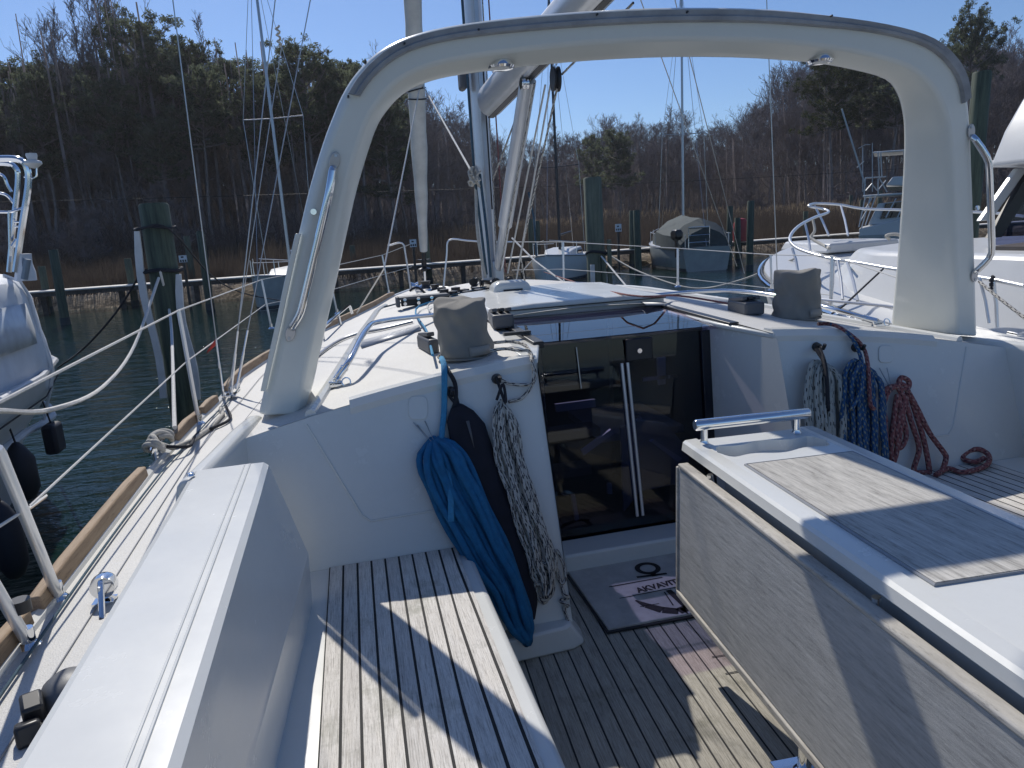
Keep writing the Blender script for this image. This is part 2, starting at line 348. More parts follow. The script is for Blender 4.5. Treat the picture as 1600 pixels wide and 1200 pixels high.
# hull
def hull_ring(y):
    h = He(y); z = Dz(y)-.02; b = min(1, (11.3-y)/3.0); w = h*(.93 if b >= 1 else .93*b+.3*(1-b)); w2 = w*.75
    pts = [(-h, z), (-h*.995, z-.35), (-w, WZ+.1), (-w2, WZ-.15), (0, WZ-.45*max(.1, b)), (w2, WZ-.15), (w, WZ+.1), (h*.995, z-.35), (h, z)]
    return [Vector((XC+a, y+(.25 if y > 11 and zz > 0 else 0), zz)) for a, zz in pts]
mb = MB(); mb.loft([hull_ring(-4+15.3*i/40) for i in range(41)], closed=False); mb.build('hull', 'gelcoat', Y, smooth=50, recalc=False)
# side decks (nonskid) as one sheet, open over cockpit and below the coachroof
def side(sg):
    def fn(u, v):
        y = -4+15.2*u; ho = He(y)-.045; hi = min(ho-.02, (HW(y)+.02 if y > 2.3 else 1.78) if y < 8.05 else 0)
        return (XC+sg*(ho+(hi-ho)*v), y, Dz(y)+.03*v+.012)
    return fn
for sg in (-1, 1):
    mb = MB(); mb.grid(side(sg), 90, 8); mb.build('side_deck', 'nonskid', Y, smooth=60)
    # deck edge moulding
    mb = MB(); mb.tube([(XC+sg*(He(y)-.02), y, Dz(y)+.004) for y in [-4+15.2*i/60 for i in range(61)]], .028, 8); mb.build('deck_edge', 'gelcoat', Y)
# thin seams between nonskid panels and deck lines
for px0 in ((.80, .0), (.66, .0)):
    x0 = px0[0]
    mb = MB()
    mb.tube([(XC-(He(y)-.985+x0), y, Dz(y)+.024) for y in [-3+9.6*i/40 for i in range(41)]], .0022, 5); mb.build('deck_seam', 'seam_grey', Y)
mb = MB(); mb.tube([(XC-(He(y)-.985+.895)+.012*sin(y*1.7), y, Dz(y)+.028) for y in [-3+8.4*i/60 for i in range(61)]], .0048, 6); tag(mb.build('furling_line', 'rope_teal', None), 'thin dark line running along the port side deck inside the toe rail', 'rope')
# toe rails in separate lengths
def rail(y0, y1, sg, nm='toe_rail'):
    mb = MB(); n = max(2, int((y1-y0)*4)); rings = []
    for i in range(n+1):
        y = y0+(y1-y0)*i/n; x = XC+sg*(He(y)-.012); z = Dz(y)+.02; e = .012 if i in (0, n) else 0
        rings.append([Vector((x-.024, y, z)), Vector((x+.024, y, z)), Vector((x+.018, y, z+.062-e)), Vector((x-.018, y, z+.062-e))])
    mb.loft(rings); mb.build(nm, 'teak_rail', Y, bevel=.006, smooth=30)
for a, b in ((-3.5, 2.15), (2.22, 3.50), (4.08, 4.62), (4.70, 5.05), (5.30, 6.9), (7.1, 10.4)):
    rail(a, b, -1); rail(a, b, 1)
# coachroof: from the leaning cockpit bulkhead forward
def BY(z): return 2.38+.34*z
def roof_ring(y, first=False):
    hw = HW(y); n = 28; pts = []
    zd = Dz(y)
    pts.append((XC-hw-.10, zd)); pts.append((XC-hw-.035, ROOF(XC-hw, y)-.06*min(1, (ZC(y)-zd)*3)))
    for i in range(n+1):
        x = XC-hw+2*hw*i/n; pts.append((x, ROOF(x, y)))
    pts.append((XC+hw+.035, ROOF(XC+hw, y)-.06*min(1, (ZC(y)-zd)*3))); pts.append((XC+hw+.10, zd))
    return [Vector((x, BY(z) if first else y, z)) for x, z in pts]
HX0, HX1, HY = .79, 1.83, 3.80        # hatch opening
mb = MB(); rings = [roof_ring(2.7, True)]+[roof_ring(y) for y in [2.95, 3.15, 3.4, HY, 3.98, 4.2, 4.5, 4.8, 5.1, 5.4, 5.7, 6, 6.3, 6.6, 6.9, 7.2, 7.5, 7.8, 8.1]]
nr = len(rings[0]); vs = [p for r in rings for p in r]; fs = []
for i in range(len(rings)-1):
    for j in range(nr-1):
        c = (vs[i*nr+j]+vs[(i+1)*nr+j+1])/2
        if HX0-.02 < c.x < HX1+.02 and c.y < HY: continue
        fs.append((i*nr+j, i*nr+j+1, (i+1)*nr+j+1, (i+1)*nr+j))
mb.add(vs, fs); mb.build('coachroof', 'nonskid', Y, smooth=40)
# glossy lip along the aft edge of the roof
def lip(x0, x1):
    m = MB(); n = 14; rings = []
    for i in range(n+1):
        x = x0+(x1-x0)*i/n; z = ROOF(x, 2.7); y = BY(z)
        rings.append([Vector((x, y-.012, z-.05)), Vector((x, y-.014, z-.012)), Vector((x, y+.012, z+.014)), Vector((x, y+.07, z+.014)), Vector((x, y+.09, z-.01)), Vector((x, y+.04, z-.05))])
    m.loft(rings); return m
lip(0.0, .757).build('roof_edge', 'gelcoat', Y, smooth=25); lip(1.85, mx(0.0)).build('roof_edge', 'gelcoat', Y, smooth=25)
# moulded ridge beside the arch foot on each side
for sg in (-1, 1):
    mb = MB(); P = []
    for i in range(15):
        y = 2.72+3.0*i/14; x = XC+sg*(HW(y)-.26-.02*sin(i*.2)); P.append((x, y, ROOF(x, y)+.002))
    mb.tube(P, .022, 8, flat=1); mb.build('moulded_ridge', 'gelcoat', Y)
# bulkhead: outer panels port and starboard, angled companionway cheeks
def bpt(x, z, d=0): return Vector((x, BY(z)-d, z))
def bulk(sg):
    f = (lambda x: x) if sg < 0 else mx
    m = MB(); xs = [-.42, -.30, -.14, .02, .2, .38, .56]+([.66, .72, .755] if sg < 0 else [.70, .80, .83]); rings = []
    for zz in (0, .04, .2, .42, .56, .7, .8, .9, 1.0):
        rings.append([bpt(f(x), zz*(ROOF(f(x), 2.7)-.001)) for x in xs])
    m.loft(rings, closed=False); return m
bulk(-1).build('bulkhead', 'gelcoat', Y, smooth=30); bulk(1).build('bulkhead', 'gelcoat', Y, smooth=30)
# raised panel lines on the bulkheads
for f in ((lambda x: x), mx):
    mb = MB(); P = [bpt(f(-.165), .93, .0), bpt(f(.0), .585, .0), bpt(f(.03), .56, .0), bpt(f(.33), .565, .0), bpt(f(.37), .57, 0)]
    mb.tube([p+Vector((0, -.001, 0)) for p in P], .0045, 6); mb.build('panel_groove', 'gelcoat', Y)
for f in ((lambda x: x), mx):   # cheeks going forward to the door, and pillar foot
    PT = f(0) == 0; m = MB(); a = .755 if PT else f(.83); b = .87 if PT else f(.905)
    m.loft([[Vector((a, BY(0), 0)), Vector((a, BY(1.0), 1.06))], [Vector(((a+b)/2, 2.78+.0, 0)), Vector(((a+b)/2, 2.95, 1.09))], [Vector((b, 3.12, 0)), Vector((b, 3.25, 1.10))]], closed=False)
    m.build('companionway_cheek', 'gelcoat', Y, smooth=50)
    m = MB(); m.prism([(f(.71 if PT else .79), 2.76, 1.055), (f(.76 if PT else .835), 2.735, 1.055), (f(.875 if PT else .91), 3.10, 1.07), (f(.875 if PT else .91), 3.82, 1.08), (f(.71 if PT else .79), 3.82, 1.08)], (0, 0, .026)); m.build('cheek_top', 'gelcoat', Y, bevel=.008)
    m = MB(); e_ = -.05 if PT else 0; g_ = 0 if PT else mx(0)*0; m.loft([[Vector((f(.40), 2.335, z_)), Vector((f(.755+e_+k_*.6), 2.355-k_*.1, z_)), Vector((f(.785+e_+k_), 2.375, z_)), Vector((f(.80+e_+k_), 2.45, z_)), Vector((f(.78+e_), 2.62, z_)), Vector((f(.40), 2.62, z_))] for z_, k_ in ((0, .055), (.02, .05), (.10, .0))]); m.build('pillar_foot', 'gelcoat', Y, bevel=.01)
# cockpit sole and riser below the door
mb = MB(); n = (mx(.36)-.36)/.058
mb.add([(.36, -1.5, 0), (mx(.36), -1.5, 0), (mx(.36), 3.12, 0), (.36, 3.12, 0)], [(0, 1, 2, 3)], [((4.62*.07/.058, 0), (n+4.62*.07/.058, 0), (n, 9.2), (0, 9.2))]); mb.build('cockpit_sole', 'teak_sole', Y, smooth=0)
mb = MB(); mb.box((1.37, 3.01, .05), (.96, .17, .10)); mb.build('door_sill', 'gelcoat', Y, bevel=.012)
mb = MB(); mb.box((1.78, 2.18, .0055), (.10, .055, .004)); mb.box((1.64, 1.88, .0055), (.10, .055, .004))
# seats
def seat(f):
    m = MB(); xo0, xo1 = -.20, -.26; xi = .335; y0, y1 = -1.2, BY(.42)-.005; z = .424
    a = [f(-.225), f(xi), f(xi), f(-.137)]; nn = 9.3
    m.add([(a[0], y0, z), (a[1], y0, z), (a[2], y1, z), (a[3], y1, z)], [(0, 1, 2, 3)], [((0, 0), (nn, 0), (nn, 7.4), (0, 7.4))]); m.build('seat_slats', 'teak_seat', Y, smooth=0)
    m = MB(); m.prism([(f(-.35), y0, .30), (f(.385), y0, .30), (f(.385), 2.42, .30), (f(.33), 2.50, .30), (f(.30), BY(.42)+.01, .30), (f(-.35), BY(.42)+.01, .30)], (0, 0, .12)); m.build('seat_base', 'gelcoat', Y, bevel=.02, seg=3)
    m = MB(); m.box(((f(-.35)+f(.365))/2, .62, .148), (.715, 3.7, .29)); m.build('seat_front', 'gelcoat', Y)
seat(lambda x: x); seat(mx)
# coamings (seat backs) with double ridge
def coaming(f):
    rings = []
    for y, dx in ((2.27, 0), (2.0, .0), (1.5, .004), (.9, .008), (0, .01), (-1.3, .0)):
        t = (2.27-y)/1.37; t = min(t, 1.6); zt = .93-.008*t
        pr = [(-.60, .555), (-.515, zt-.045), (-.492, zt-.006), (-.478, zt), (-.325, zt+.001), (-.318-.01*t, zt), (-.31-.012*t, zt+.0), (-.282, zt-.0005), (-.268, zt-.012), (-.188-.1*(2.27-y)*.8, .615), (-.184-.1*(2.27-y)*.8, .60), (-.192-.1*(2.27-y)*.8, .42), (-.30, .40), (-.5, .40)]
        rings.append([Vector((f(x-dx), y, z)) for x, z in pr])
    m = MB(); m.loft(rings); m.build('coaming', 'gelcoat', Y, smooth=9, bevel=.006, seg=2)
    for o in (-.322, -.338):
        m = MB(); m.tube([(f(o-.008*min(1.6, (2.27-y)/1.37)), y, .9315-.008*min(1.6, (2.27-y)/1.37)) for y in (2.262, 1.5, .9, 0, -1.2)], .0028, 6); m.build('coaming_ridge', 'gelcoat', Y)
    # outer moulding that carries on forward to the arch foot
    m = MB(); R2 = []
    for y, x, z in ((2.20, -.50, .925), (2.45, -.46, .93), (2.72, -.42, .935), (2.95, -.38, .93)):
        R2.append([Vector((f(x-.11), y, .56)), Vector((f(x-.03), y, z-.02)), Vector((f(x-.015), y, z)), Vector((f(x+.025), y, z)), Vector((f(x+.04), y, z-.02)), Vector((f(x+.075), y, .40)), Vector((f(x+.0), y, .40))])
    m.loft(R2); m.build('coaming_shoulder', 'gelcoat', Y, smooth=28, bevel=.01)
coaming(lambda x: x); coaming(mx)
# ------------------------------------------------------------------ arch
def AY(z): return 2.86-.18*(z-.95)
def aplane(px, py):
    d = ray(px, py); t = (2.86-.18*(EYE.z-.95)-EYE.y)/(d.y+.18*d.z); return EYE+d*t
OUT = [(403, 650), (416, 590), (432, 520), (449, 440), (466, 365), (484, 290), (505, 220), (520, 180), (535, 145), (556, 112), (590, 78), (635, 54), (700, 37), (800, 23), (930, 12), (1070, 7), (1210, 10), (1330, 23), (1410, 38), (1462, 56), (1495, 84), (1514, 118), (1521, 170), (1525, 260), (1529, 380), (1533, 526)]
INN = [(462, 648), (475, 590), (490, 520), (508, 440), (524, 365), (541, 290), (561, 222), (575, 185), (592, 158), (612, 135), (640, 115), (680, 100), (735, 89), (820, 77), (935, 66), (1070, 61), (1205, 64), (1300, 74), (1370, 88), (1420, 104), (1450, 126), (1470, 155), (1483, 195), (1490, 265), (1494, 380), (1497, 524)]
FWD = [(480, 645), (497, 585), (515, 512), (530, 437), (546, 360), (562, 290), (582, 222), (597, 185), (613, 163), (630, 145), (655, 128), (690, 115), (740, 103), (822, 92), (935, 82), (1070, 77), (1205, 78), (1300, 88), (1352, 98), (1382, 110), (1400, 126), (1409, 150), (1413, 195), (1413, 265), (1408, 380), (1396, 512)]
def pj(p): v = p-EYE; w = v.dot(CF); return (800+FPX*v.dot(CR)/w, 600-FPX*v.dot(CU)/w)
def depthfor(q, px):
    best = min((abs(pj(q+Vector((0, .10+.01*k, 0)))[0]-px[0])+abs(pj(q+Vector((0, .10+.01*k, 0)))[1]-px[1]), .10+.01*k) for k in range(46)); return best[1]
DP = [depthfor(aplane(*a), b) for a, b in zip(INN, FWD)]
DP = [.44]+[max(.14, min(.46, (DP[max(0, i-1)]+DP[i]+DP[min(len(DP)-1, i+1)])/3)) for i in range(1, len(DP)-1)]+[.44]
Dc = [v.x for v in cr([(a, 0, 0) for a in DP], 3)]
Oc = cr([aplane(*p) for p in OUT], 3); Ic = cr([aplane(*p) for p in INN], 3)
mb = MB(); rings = []
nA = len(Oc)
for i in range(nA):
    o, q = Oc[i], Ic[i]; s = i/(nA-1); e = abs(2*s-1); top = max(0, 1-max(0, (e-.30)/.45)); top = top*top*(3-2*top)
    d = Dc[i]
    w = (q-o).normalized(); fwd = Vector((0, 1, 0))
    th = (q-o).length
    a = [(0, 0, .03), (0, .14, 0), (0, .5, -.0), (0, .86, 0), (.03, 1, 0)]
    hgt = max(0, min(1, (2.05-o.z)/1.05)); do = max(d, .30+.14*hgt)
    ring = [o+w*.035*th/.17+fwd*0, o+w*.0+fwd*.03, o+w*.0+fwd*(do-.05), o+w*.03+fwd*do, q+w*(.0)+fwd*d, q+w*.045+fwd*(d-.05), q+w*.035+fwd*.05, q+w*.0+fwd*.0]
    rings.append(ring)
mb.loft(rings); arch = mb.build('arch', 'arch_white', Y, bevel=.012, seg=3, smooth=40)
# track along the top of the arch
tr = MB(); rr = []
for i in range(nA):
    s = i/(nA-1)
    if s < .315 or s > .875: continue
    o, q = Oc[i], Ic[i]; w = (q-o).normalized(); a = Vector((0, -1, 0))
    rr.append([o+w*.018+a*.003, o+w*.020+a*.016, o+w*.038+a*.014, o+w*.044+a*.022, o+w*.056+a*.020, o+w*.060+a*.003])
tr.loft(rr); tr.build('canvas_track', 'rubber_grey', arch, smooth=30)
tr = MB(); rr = []
for i in range(nA):
    s = i/(nA-1)
    if s < .02 or s > .17: continue
    o, q = Oc[i], Ic[i]; w = (q-o).normalized(); a = Vector((0, -1, 0))
    rr.append([o-w*.010+a*-.012, o-w*.010+a*.010, o+w*.010+a*.010, o+w*.010+a*-.012])
tr.loft(rr); tr.build('side_track', 'arch_white', arch, bevel=.003)
def handle(p0, b0, b1, p1, out=.034, r=.0155):
    h = MB(); A, B, C2, D = [aplane(*p) for p in (p0, b0, b1, p1)]; o = Vector((0, -out, 0))
    h.tube([A+Vector((0, -.006, 0)), A+o*.35, B+o*.95, B+(C2-B)*.06+o, B+(C2-B)*.5+o, B+(C2-B)*.94+o, C2+o*.95, D+o*.35, D+Vector((0, -.006, 0))], r, 14)
    g = h.build('grab_handle', 'chrome', arch, sub=1)
    for P, Q, sgn in ((A, B, 1), (D, C2, -1)):
        u = (A-D).normalized()*sgn; side = u.cross(Vector((0, 1, 0))).normalized(); m = MB(); ring = []
        for k in range(16):
            t = 2*pi*k/16; ring.append(P+u*(.022+sin(t)*.034)+side*cos(t)*.019+Vector((0, -.002, 0)))
        m.prism(ring, (0, -.007, 0)); fl = m.build('handle_flange', 'alu', g, bevel=.002)
        for kk in (.018, .042):
            m = MB(); m.cyl(P+u*kk+Vector((0, -.008, 0)), P+u*kk+Vector((0, -.012, 0)), .006, 10)
            if kk == .042: m.build('screw', 'alu', g)
handle((520, 262), (515, 300), (470, 490), (456, 512)); handle((1516, 214), (1530, 250), (1536, 400), (1521, 424), .05)
for px, py in ((791, 90), (1304, 79)):
    p = aplane(px, py-16); i_ = min(range(nA), key=lambda i: abs(Ic[i].x-p.x)+(Ic[i].z < 1.9)*9); c = Ic[i_]+Vector((0, Dc[i_]*.5, -.034))
    m = MB(); m.lathe(c, [(.001, .02), (.045, .02), (.052, .0), (.046, -.008), (.034, -.004), (.001, -.004)], 24); l_ = m.build('arch_light', 'chrome', arch)
    m = MB(); m.lathe(c, [(.001, -.0055), (.032, -.0055), (.032, -.003), (.001, -.003)], 20); m.build('lens', 'pale_plastic', l_)
for p in ((490, 331), (1526, 325)):
    q = aplane(*p); m = MB(); m.cyl(q, q+Vector((0, -.008, 0)), .011, 12); m.build('snap_fitting', 'chrome', arch)
for p in ((571, 99), (631, 70), (544, 152), (746, 49), (1070, 21), (1294, 27), (930, 25)):
    q = aplane(*p); m = MB(); m.cyl(q, q+Vector((0, -.024, 0)), .004, 8); m.build('bolt', 'black_plastic', arch)
# ------------------------------------------------------------------ companionway: hatch, garage, door
mb = MB(); mb.prism([(.86, 3.10, 1.065), (1.80, 3.10, 1.065), (1.80, 3.88, 1.105), (.86, 3.88, 1.105)], (0, 0, .018)); mb.build('sliding_hatch', 'hatch_glass', Y, bevel=.004)
mb = MB(); mb.box((1.33, 3.27, 1.0905), (.90, .006, .003)); mb.build('hatch_seam', 'black_plastic', Y)
mb = MB(); mb.prism([(.80, 3.84, 1.06), (1.86, 3.84, 1.06), (1.86, 3.84, 1.17), (1.6, 3.84, 1.185), (1.06, 3.84, 1.185), (.80, 3.84, 1.17)], (0, 1.0, .02)); mb.build('hatch_garage', 'gelcoat', Y, bevel=.02, seg=3)
mb = MB(); mb.box((1.33, 3.834, 1.157), (1.06, .012, .006)); mb.box((1.33, 3.834, 1.112), (1.0, .012, .005)); mb.build('garage_seal', 'black_plastic', Y)
for x, s in ((.845, -1), (1.815, 1)):
    mb = MB(); mb.box((x, 3.38, 1.10), (.05, .74, .03), rx=.03); hr = mb.build('hatch_rail', 'black_plastic', Y, bevel=.004)
mb = MB(); mb.prism([(.855, 3.107, .105), (1.80, 3.107, .105), (1.80, 3.20, 1.06), (.855, 3.20, 1.06)], (0, .012, 0)); dr = mb.build('companionway_door', 'tinted_glass', Y, smooth=0)
def dpt(x, z, d=.0): return Vector((x, 3.115+.0977*(z-.19)-d, z))
for xa, xb in ((.855, .905), (1.735, 1.80)):
    mb = MB(); mb.prism([dpt(xa, .11, .004), dpt(xb, .11, .004), dpt(xb, 1.05, .004), dpt(xa, 1.05, .004)], (0, -.012, 0)); mb.build('door_jamb', 'smoked_acrylic', dr, bevel=.002)
for dx_ in (0, .03):
    mb = MB(); mb.tube([dpt(1.305+dx_, .93, .012), dpt(1.335+dx_, .16, .012)], .008, 6); mb.build('door_stile', 'alu_white', dr)
mb = MB(); mb.tube([dpt(1.08, 1.03, .01), dpt(1.09, .83, .01)], .003, 6); mb.build('door_seam', 'alu', dr)
mb = MB(); mb.box(dpt(1.40, .99, .012), (.14, .016, .11)); lk = mb.build('lock_plate', 'black_plastic', dr, bevel=.006)
mb = MB(); c = dpt(1.395, .985, .02); mb.lathe(c, [(.001, -.012), (.012, -.012), (.015, -.006), (.015, 0), (.001, 0)], 16, 'Y'); mb.build('keyhole', 'chrome', lk)
# cabin interior seen faintly through the door; pale shapes imitate reflections in the glass
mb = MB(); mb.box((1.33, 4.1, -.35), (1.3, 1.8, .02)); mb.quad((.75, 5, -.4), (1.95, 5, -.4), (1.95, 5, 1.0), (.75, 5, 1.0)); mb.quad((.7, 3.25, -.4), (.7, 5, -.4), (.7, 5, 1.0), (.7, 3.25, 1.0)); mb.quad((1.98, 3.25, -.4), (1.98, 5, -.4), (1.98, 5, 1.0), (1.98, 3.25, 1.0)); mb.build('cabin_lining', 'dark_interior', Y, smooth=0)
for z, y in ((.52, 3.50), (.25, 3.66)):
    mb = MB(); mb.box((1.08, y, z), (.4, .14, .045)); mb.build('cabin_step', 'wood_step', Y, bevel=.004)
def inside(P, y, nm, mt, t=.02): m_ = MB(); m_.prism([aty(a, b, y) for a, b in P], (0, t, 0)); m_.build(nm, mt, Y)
inside([(868, 632), (930, 624), (931, 636), (870, 644)], 3.26, 'cabin_step', 'cream_panel'); inside([(909, 704), (955, 671), (960, 677), (912, 712)], 3.24, 'reflection_strip', 'pale_plastic'); inside([(1017, 690), (1022, 687), (1066, 716), (1060, 722)], 3.24, 'reflection_strip', 'pale_plastic')
inside([(970, 668), (1000, 657), (1040, 662), (1075, 700), (1078, 752), (1000, 768), (975, 800)], 3.42, 'reflection_panel', 'cream_panel'); inside([(893, 775), (899, 774), (905, 812), (899, 814)], 3.3, 'locker_strip', 'pale_plastic'); inside([(1028, 560), (1040, 558), (1040, 600), (1030, 602)], 3.6, 'cabin_curtain', 'pale_plastic'); inside([(950, 756), (956, 756), (957, 772), (950, 772)], 3.5, 'cabin_switch', 'pale_plastic')
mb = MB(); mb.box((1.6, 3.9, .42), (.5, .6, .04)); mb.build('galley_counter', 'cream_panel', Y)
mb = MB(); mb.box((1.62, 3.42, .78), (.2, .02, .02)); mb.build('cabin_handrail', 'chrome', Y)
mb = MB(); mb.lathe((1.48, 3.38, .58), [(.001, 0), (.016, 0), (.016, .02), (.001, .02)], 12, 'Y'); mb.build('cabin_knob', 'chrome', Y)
# ------------------------------------------------------------------ cockpit table
TZ = .825
TABLE0 = set(o.name for o in bpy.data.objects)
T = []
mb = MB()
X0, X1, Y0, Y1 = 1.135, 1.66, .15, 2.25
def tprof(y): return [Vector(p) for p in ((X0+.03, y, TZ-.042), (X0+.0, y, TZ-.036), (X0+.004, y, TZ-.008), (X0+.014, y, TZ), (X0+.055, y, TZ+.002), (X0+.062, y, TZ-.004), (X1-.062, y, TZ-.004), (X1-.055, y, TZ+.002), (X1-.014, y, TZ), (X1-.004, y, TZ-.008), (X1, y, TZ-.036), (X1-.03, y, TZ-.042))]
rings = []
for y in (Y0, Y0+.02, Y1-.02, Y1):
    r_ = tprof(y); k = .012 if y in (Y0, Y1) else 0
    rings.append([Vector((p.x+(k if p.x < 1.37 else -k), p.y, p.z-(k*.6 if p.z > TZ-.02 else 0))) for p in r_])
# table body with a wavy glass recess near its forward end: build top as strips around the hole
def wavy(u): return .012*cos(u*4*pi)
hole_f, hole_a = Y1-.115, Y1-.235
mb.add([p for r_ in rings for p in r_], [(i*12+j, i*12+(j+1) % 12, (i+1)*12+(j+1) % 12, (i+1)*12+j) for i in range(3) for j in range(12) if not (i == 1 and j == 5)]+[tuple(range(12))[::-1], tuple(36+j for j in range(12))])
xa, xb = X0+.062, X1-.062; zt = TZ-.004; nn = 24
def strip(f0, f1, z0=zt, z1=zt):
    vs = []; 
    for i in range(nn+1):
        x = xa+(xb-xa)*i/nn; u = i/nn; vs += [(x, f0(u), z0), (x, f1(u), z1)]
    mb.add(vs, [(2*i, 2*i+2, 2*i+3, 2*i+1) for i in range(nn)])
def hole(u, e): 
    uu = (u-.5)*2; end = max(0, 1-abs(uu)**14*1.02); mid = (hole_f+hole_a)/2
    return mid+e*((hole_f-hole_a)/2*end+wavy(u)*end*(1))
H2 = 1.28
def hole2(u, e): return hole(u, e)-H2
strip(lambda u: hole(u, 1), lambda u: Y1-.02); strip(lambda u: hole2(u, 1), lambda u: hole(u, -1)); strip(lambda u: Y0+.02, lambda u: hole2(u, -1))
strip(lambda u: hole2(u, 1), lambda u: hole2(u, .88), zt, zt-.06); strip(lambda u: hole2(u, -1), lambda u: hole2(u, -.88), zt, zt-.06); strip(lambda u: hole2(u, -.88), lambda u: hole2(u, .88), zt-.06, zt-.06)
strip(lambda u: hole(u, 1), lambda u: hole(u, .88), zt, zt-.06); strip(lambda u: hole(u, -1), lambda u: hole(u, -.88), zt, zt-.06); strip(lambda u: hole(u, -.88), lambda u: hole(u, .88), zt-.06, zt-.06)
tb = mb.build('cockpit_table', 'gelcoat', Y, smooth=32)
mb = MB(); mb.prism([(X0+.09, 1.12, 0), (X1-.07, 1.12, 0), (X1-.07, 1.14, 0), (X1-.07, 1.92, 0), (X0+.09, 1.92, 0)], (0, 0, .004)); mb.v = [(a, b, c+TZ-.002) for a, b, c in mb.v]; mb.build('teak_inlay', 'teak_table', tb)
mb = MB(); p = [(X0+.085, 1.115), (X1-.065, 1.115), (X1-.065, 1.925), (X0+.085, 1.925)]
mb.tube([(a, b, TZ-.002) for a, b in p], .0045, 6, closed=True); mb.build('inlay_seal', 'seam_grey', tb)
# catch on the inlay
gb = MB(); A = Vector((1.165, 2.185, TZ+.065)); B = Vector((1.60, 2.185, TZ+.065)); gb.tube([A, A+(B-A)*.01, B-(B-A)*.01, B], [.017, .020, .020, .017], 18); g = gb.build('table_rail', 'chrome', tb, smooth=50)
for x in (1.20, 1.555):
    m = MB(); m.lathe((x, 2.185, TZ-.003), [(.001, 0), (.017, 0), (.014, .006), (.0125, .014), (.0125, .06), (.001, .06)], 16); m.build('rail_post', 'chrome', g)
mb = MB(); pl = []
LX = 1.130; zt_, zb_ = .750, .258
mb.prism([(LX, .30, zb_), (LX, 2.19, zb_+.01), (LX, 2.175, zt_-.005), (LX, .30, zt_-.005)], (-.03, 0, 0)); lf = mb.build('table_leaf', 'teak_leaf', tb, bevel=.003)
mb = MB(); mb.prism([(LX+.0045, .30, zt_-.004), (LX+.0045, 2.175, zt_-.004), (LX-.034, 2.175, zt_-.004), (LX-.034, .30, zt_-.004)], (0, 0, .016))
mb.build('leaf_top_edge', 'teak_rim', lf, bevel=.005)
mb = MB(); mb.prism([(LX+.003, 2.176, zb_), (LX+.003, 2.176, zt_-.004), (LX-.034, 2.176, zt_-.004), (LX-.034, 2.19, zb_)], (0, .018, 0)); mb.build('leaf_end_edge', 'teak_rim', lf, bevel=.004)
mb = MB(); mb.prism([(LX+.003, .30, zb_-.028), (LX-.036, .30, zb_-.028), (LX-.036, 2.2, zb_-.018), (LX+.003, 2.2, zb_-.018)], (0, 0, .026)); mb.build('leaf_bottom_edge', 'teak_rim', lf, bevel=.005)
mb = MB(); mb.box((1.38, 1.15, .60), (.40, 1.7, .34)); mb.build('table_box', 'gelcoat', tb, bevel=.02)
for y in (2.0, 1.18, .5):
    m = MB(); m.cyl((1.165, y, .60), (1.135, y, TZ-.05), .010, 12); m.build('leaf_bracket', 'chrome', tb)
for x, y in ((1.21, 1.53), (1.47, 1.53), (1.21, .5), (1.47, .5)):
    m = MB(); m.cyl((x, y, .004), (x, y, .5), .024, 20); lg = m.build('table_leg', 'chrome', tb)
    m = MB(); m.box((x, y, .008), (.15, .14, .012)); m.lathe((x, y, .013), [(.001, 0), (.04, 0), (.036, .01), (.026, .014), (.001, .014)], 20); m.build('leg_plate', 'chrome', lg, bevel=.002)

for p0, p1 in (((1163, 1031), (1196, 1023)), ((1134, 1053), (1170, 1047))):
    pass
mb = MB()
for a, b in (((1113, 1027), (1150, 1021)), ((1134, 1053), (1172, 1046)), ((1098, 1004), (1098, 1004))):
    if a == b: continue
    p = atz(*a, .003); q = atz(*b, .003); mb.add([p, q, q+Vector((0, .005, 0)), p+Vector((0, .005, 0))], [(0, 1, 2, 3)])
mb.build('plank_joint', 'rope_black', Y, smooth=0, recalc=False)
# the table stands slightly askew in the cockpit
PV = Vector((1.135-XC, 2.2, 0))
for o_ in bpy.data.objects:
    if o_.name not in TABLE0 and o_.type == 'MESH' and o_.name.split('.')[0] != 'plank_joint':
        o_.data.transform(Matrix.Translation(PV) @ Matrix.Rotation(radians(-4.2), 4, 'Z') @ Matrix.Translation(-PV))
# ------------------------------------------------------------------ sprayhood frame folded flat over the roof
def roofz(px, py, dz=0):
    z = 1.1
    for _ in range(12): p = atz(px, py, z); z = ROOF(p.x, p.y)+dz
    return p
P0 = roofz(524, 596, .025); P1 = roofz(1372, 503, .03)
mid = [aty(548, 560, 3.15), aty(572, 516, 3.5), aty(596, 502, 3.75), aty(680, 492, 4.15), aty(762, 486, 4.35), aty(880, 474, 4.45), aty(1000, 463, 4.45), aty(1130, 454, 4.2), aty(1225, 464, 3.75), aty(1300, 483, 3.3)]
mb = MB(); mb.tube(cr([P0]+mid+[P1], 5), .013, 12); hf = mb.build('sprayhood_frame', 'chrome', Y)
for P, q in ((P0, mid[0]), (P1, mid[-1])):
    d = (q-P).normalized(); m = MB(); m.cyl(P+d*.005, P+d*.075, .017, 14); m.cyl(P+d*.07, P+d*.078, .019, 14)
    m.box(P+Vector((0, 0, -.016)), (.05, .035, .012)); m.cyl(P+Vector((-.028, 0, -.004)), P+Vector((.028, 0, -.004)), .006, 8)
    m.build('frame_foot', 'chrome', hf, bevel=.001)
    m = MB(); m.tube([P+Vector((.045+.018*cos(a), -.01+.012*sin(a)*.4, -.005+.018*sin(a))) for a in [2*pi*i/14 for i in range(14)]], .003, 6, closed=True); m.build('ring', 'chrome', hf)
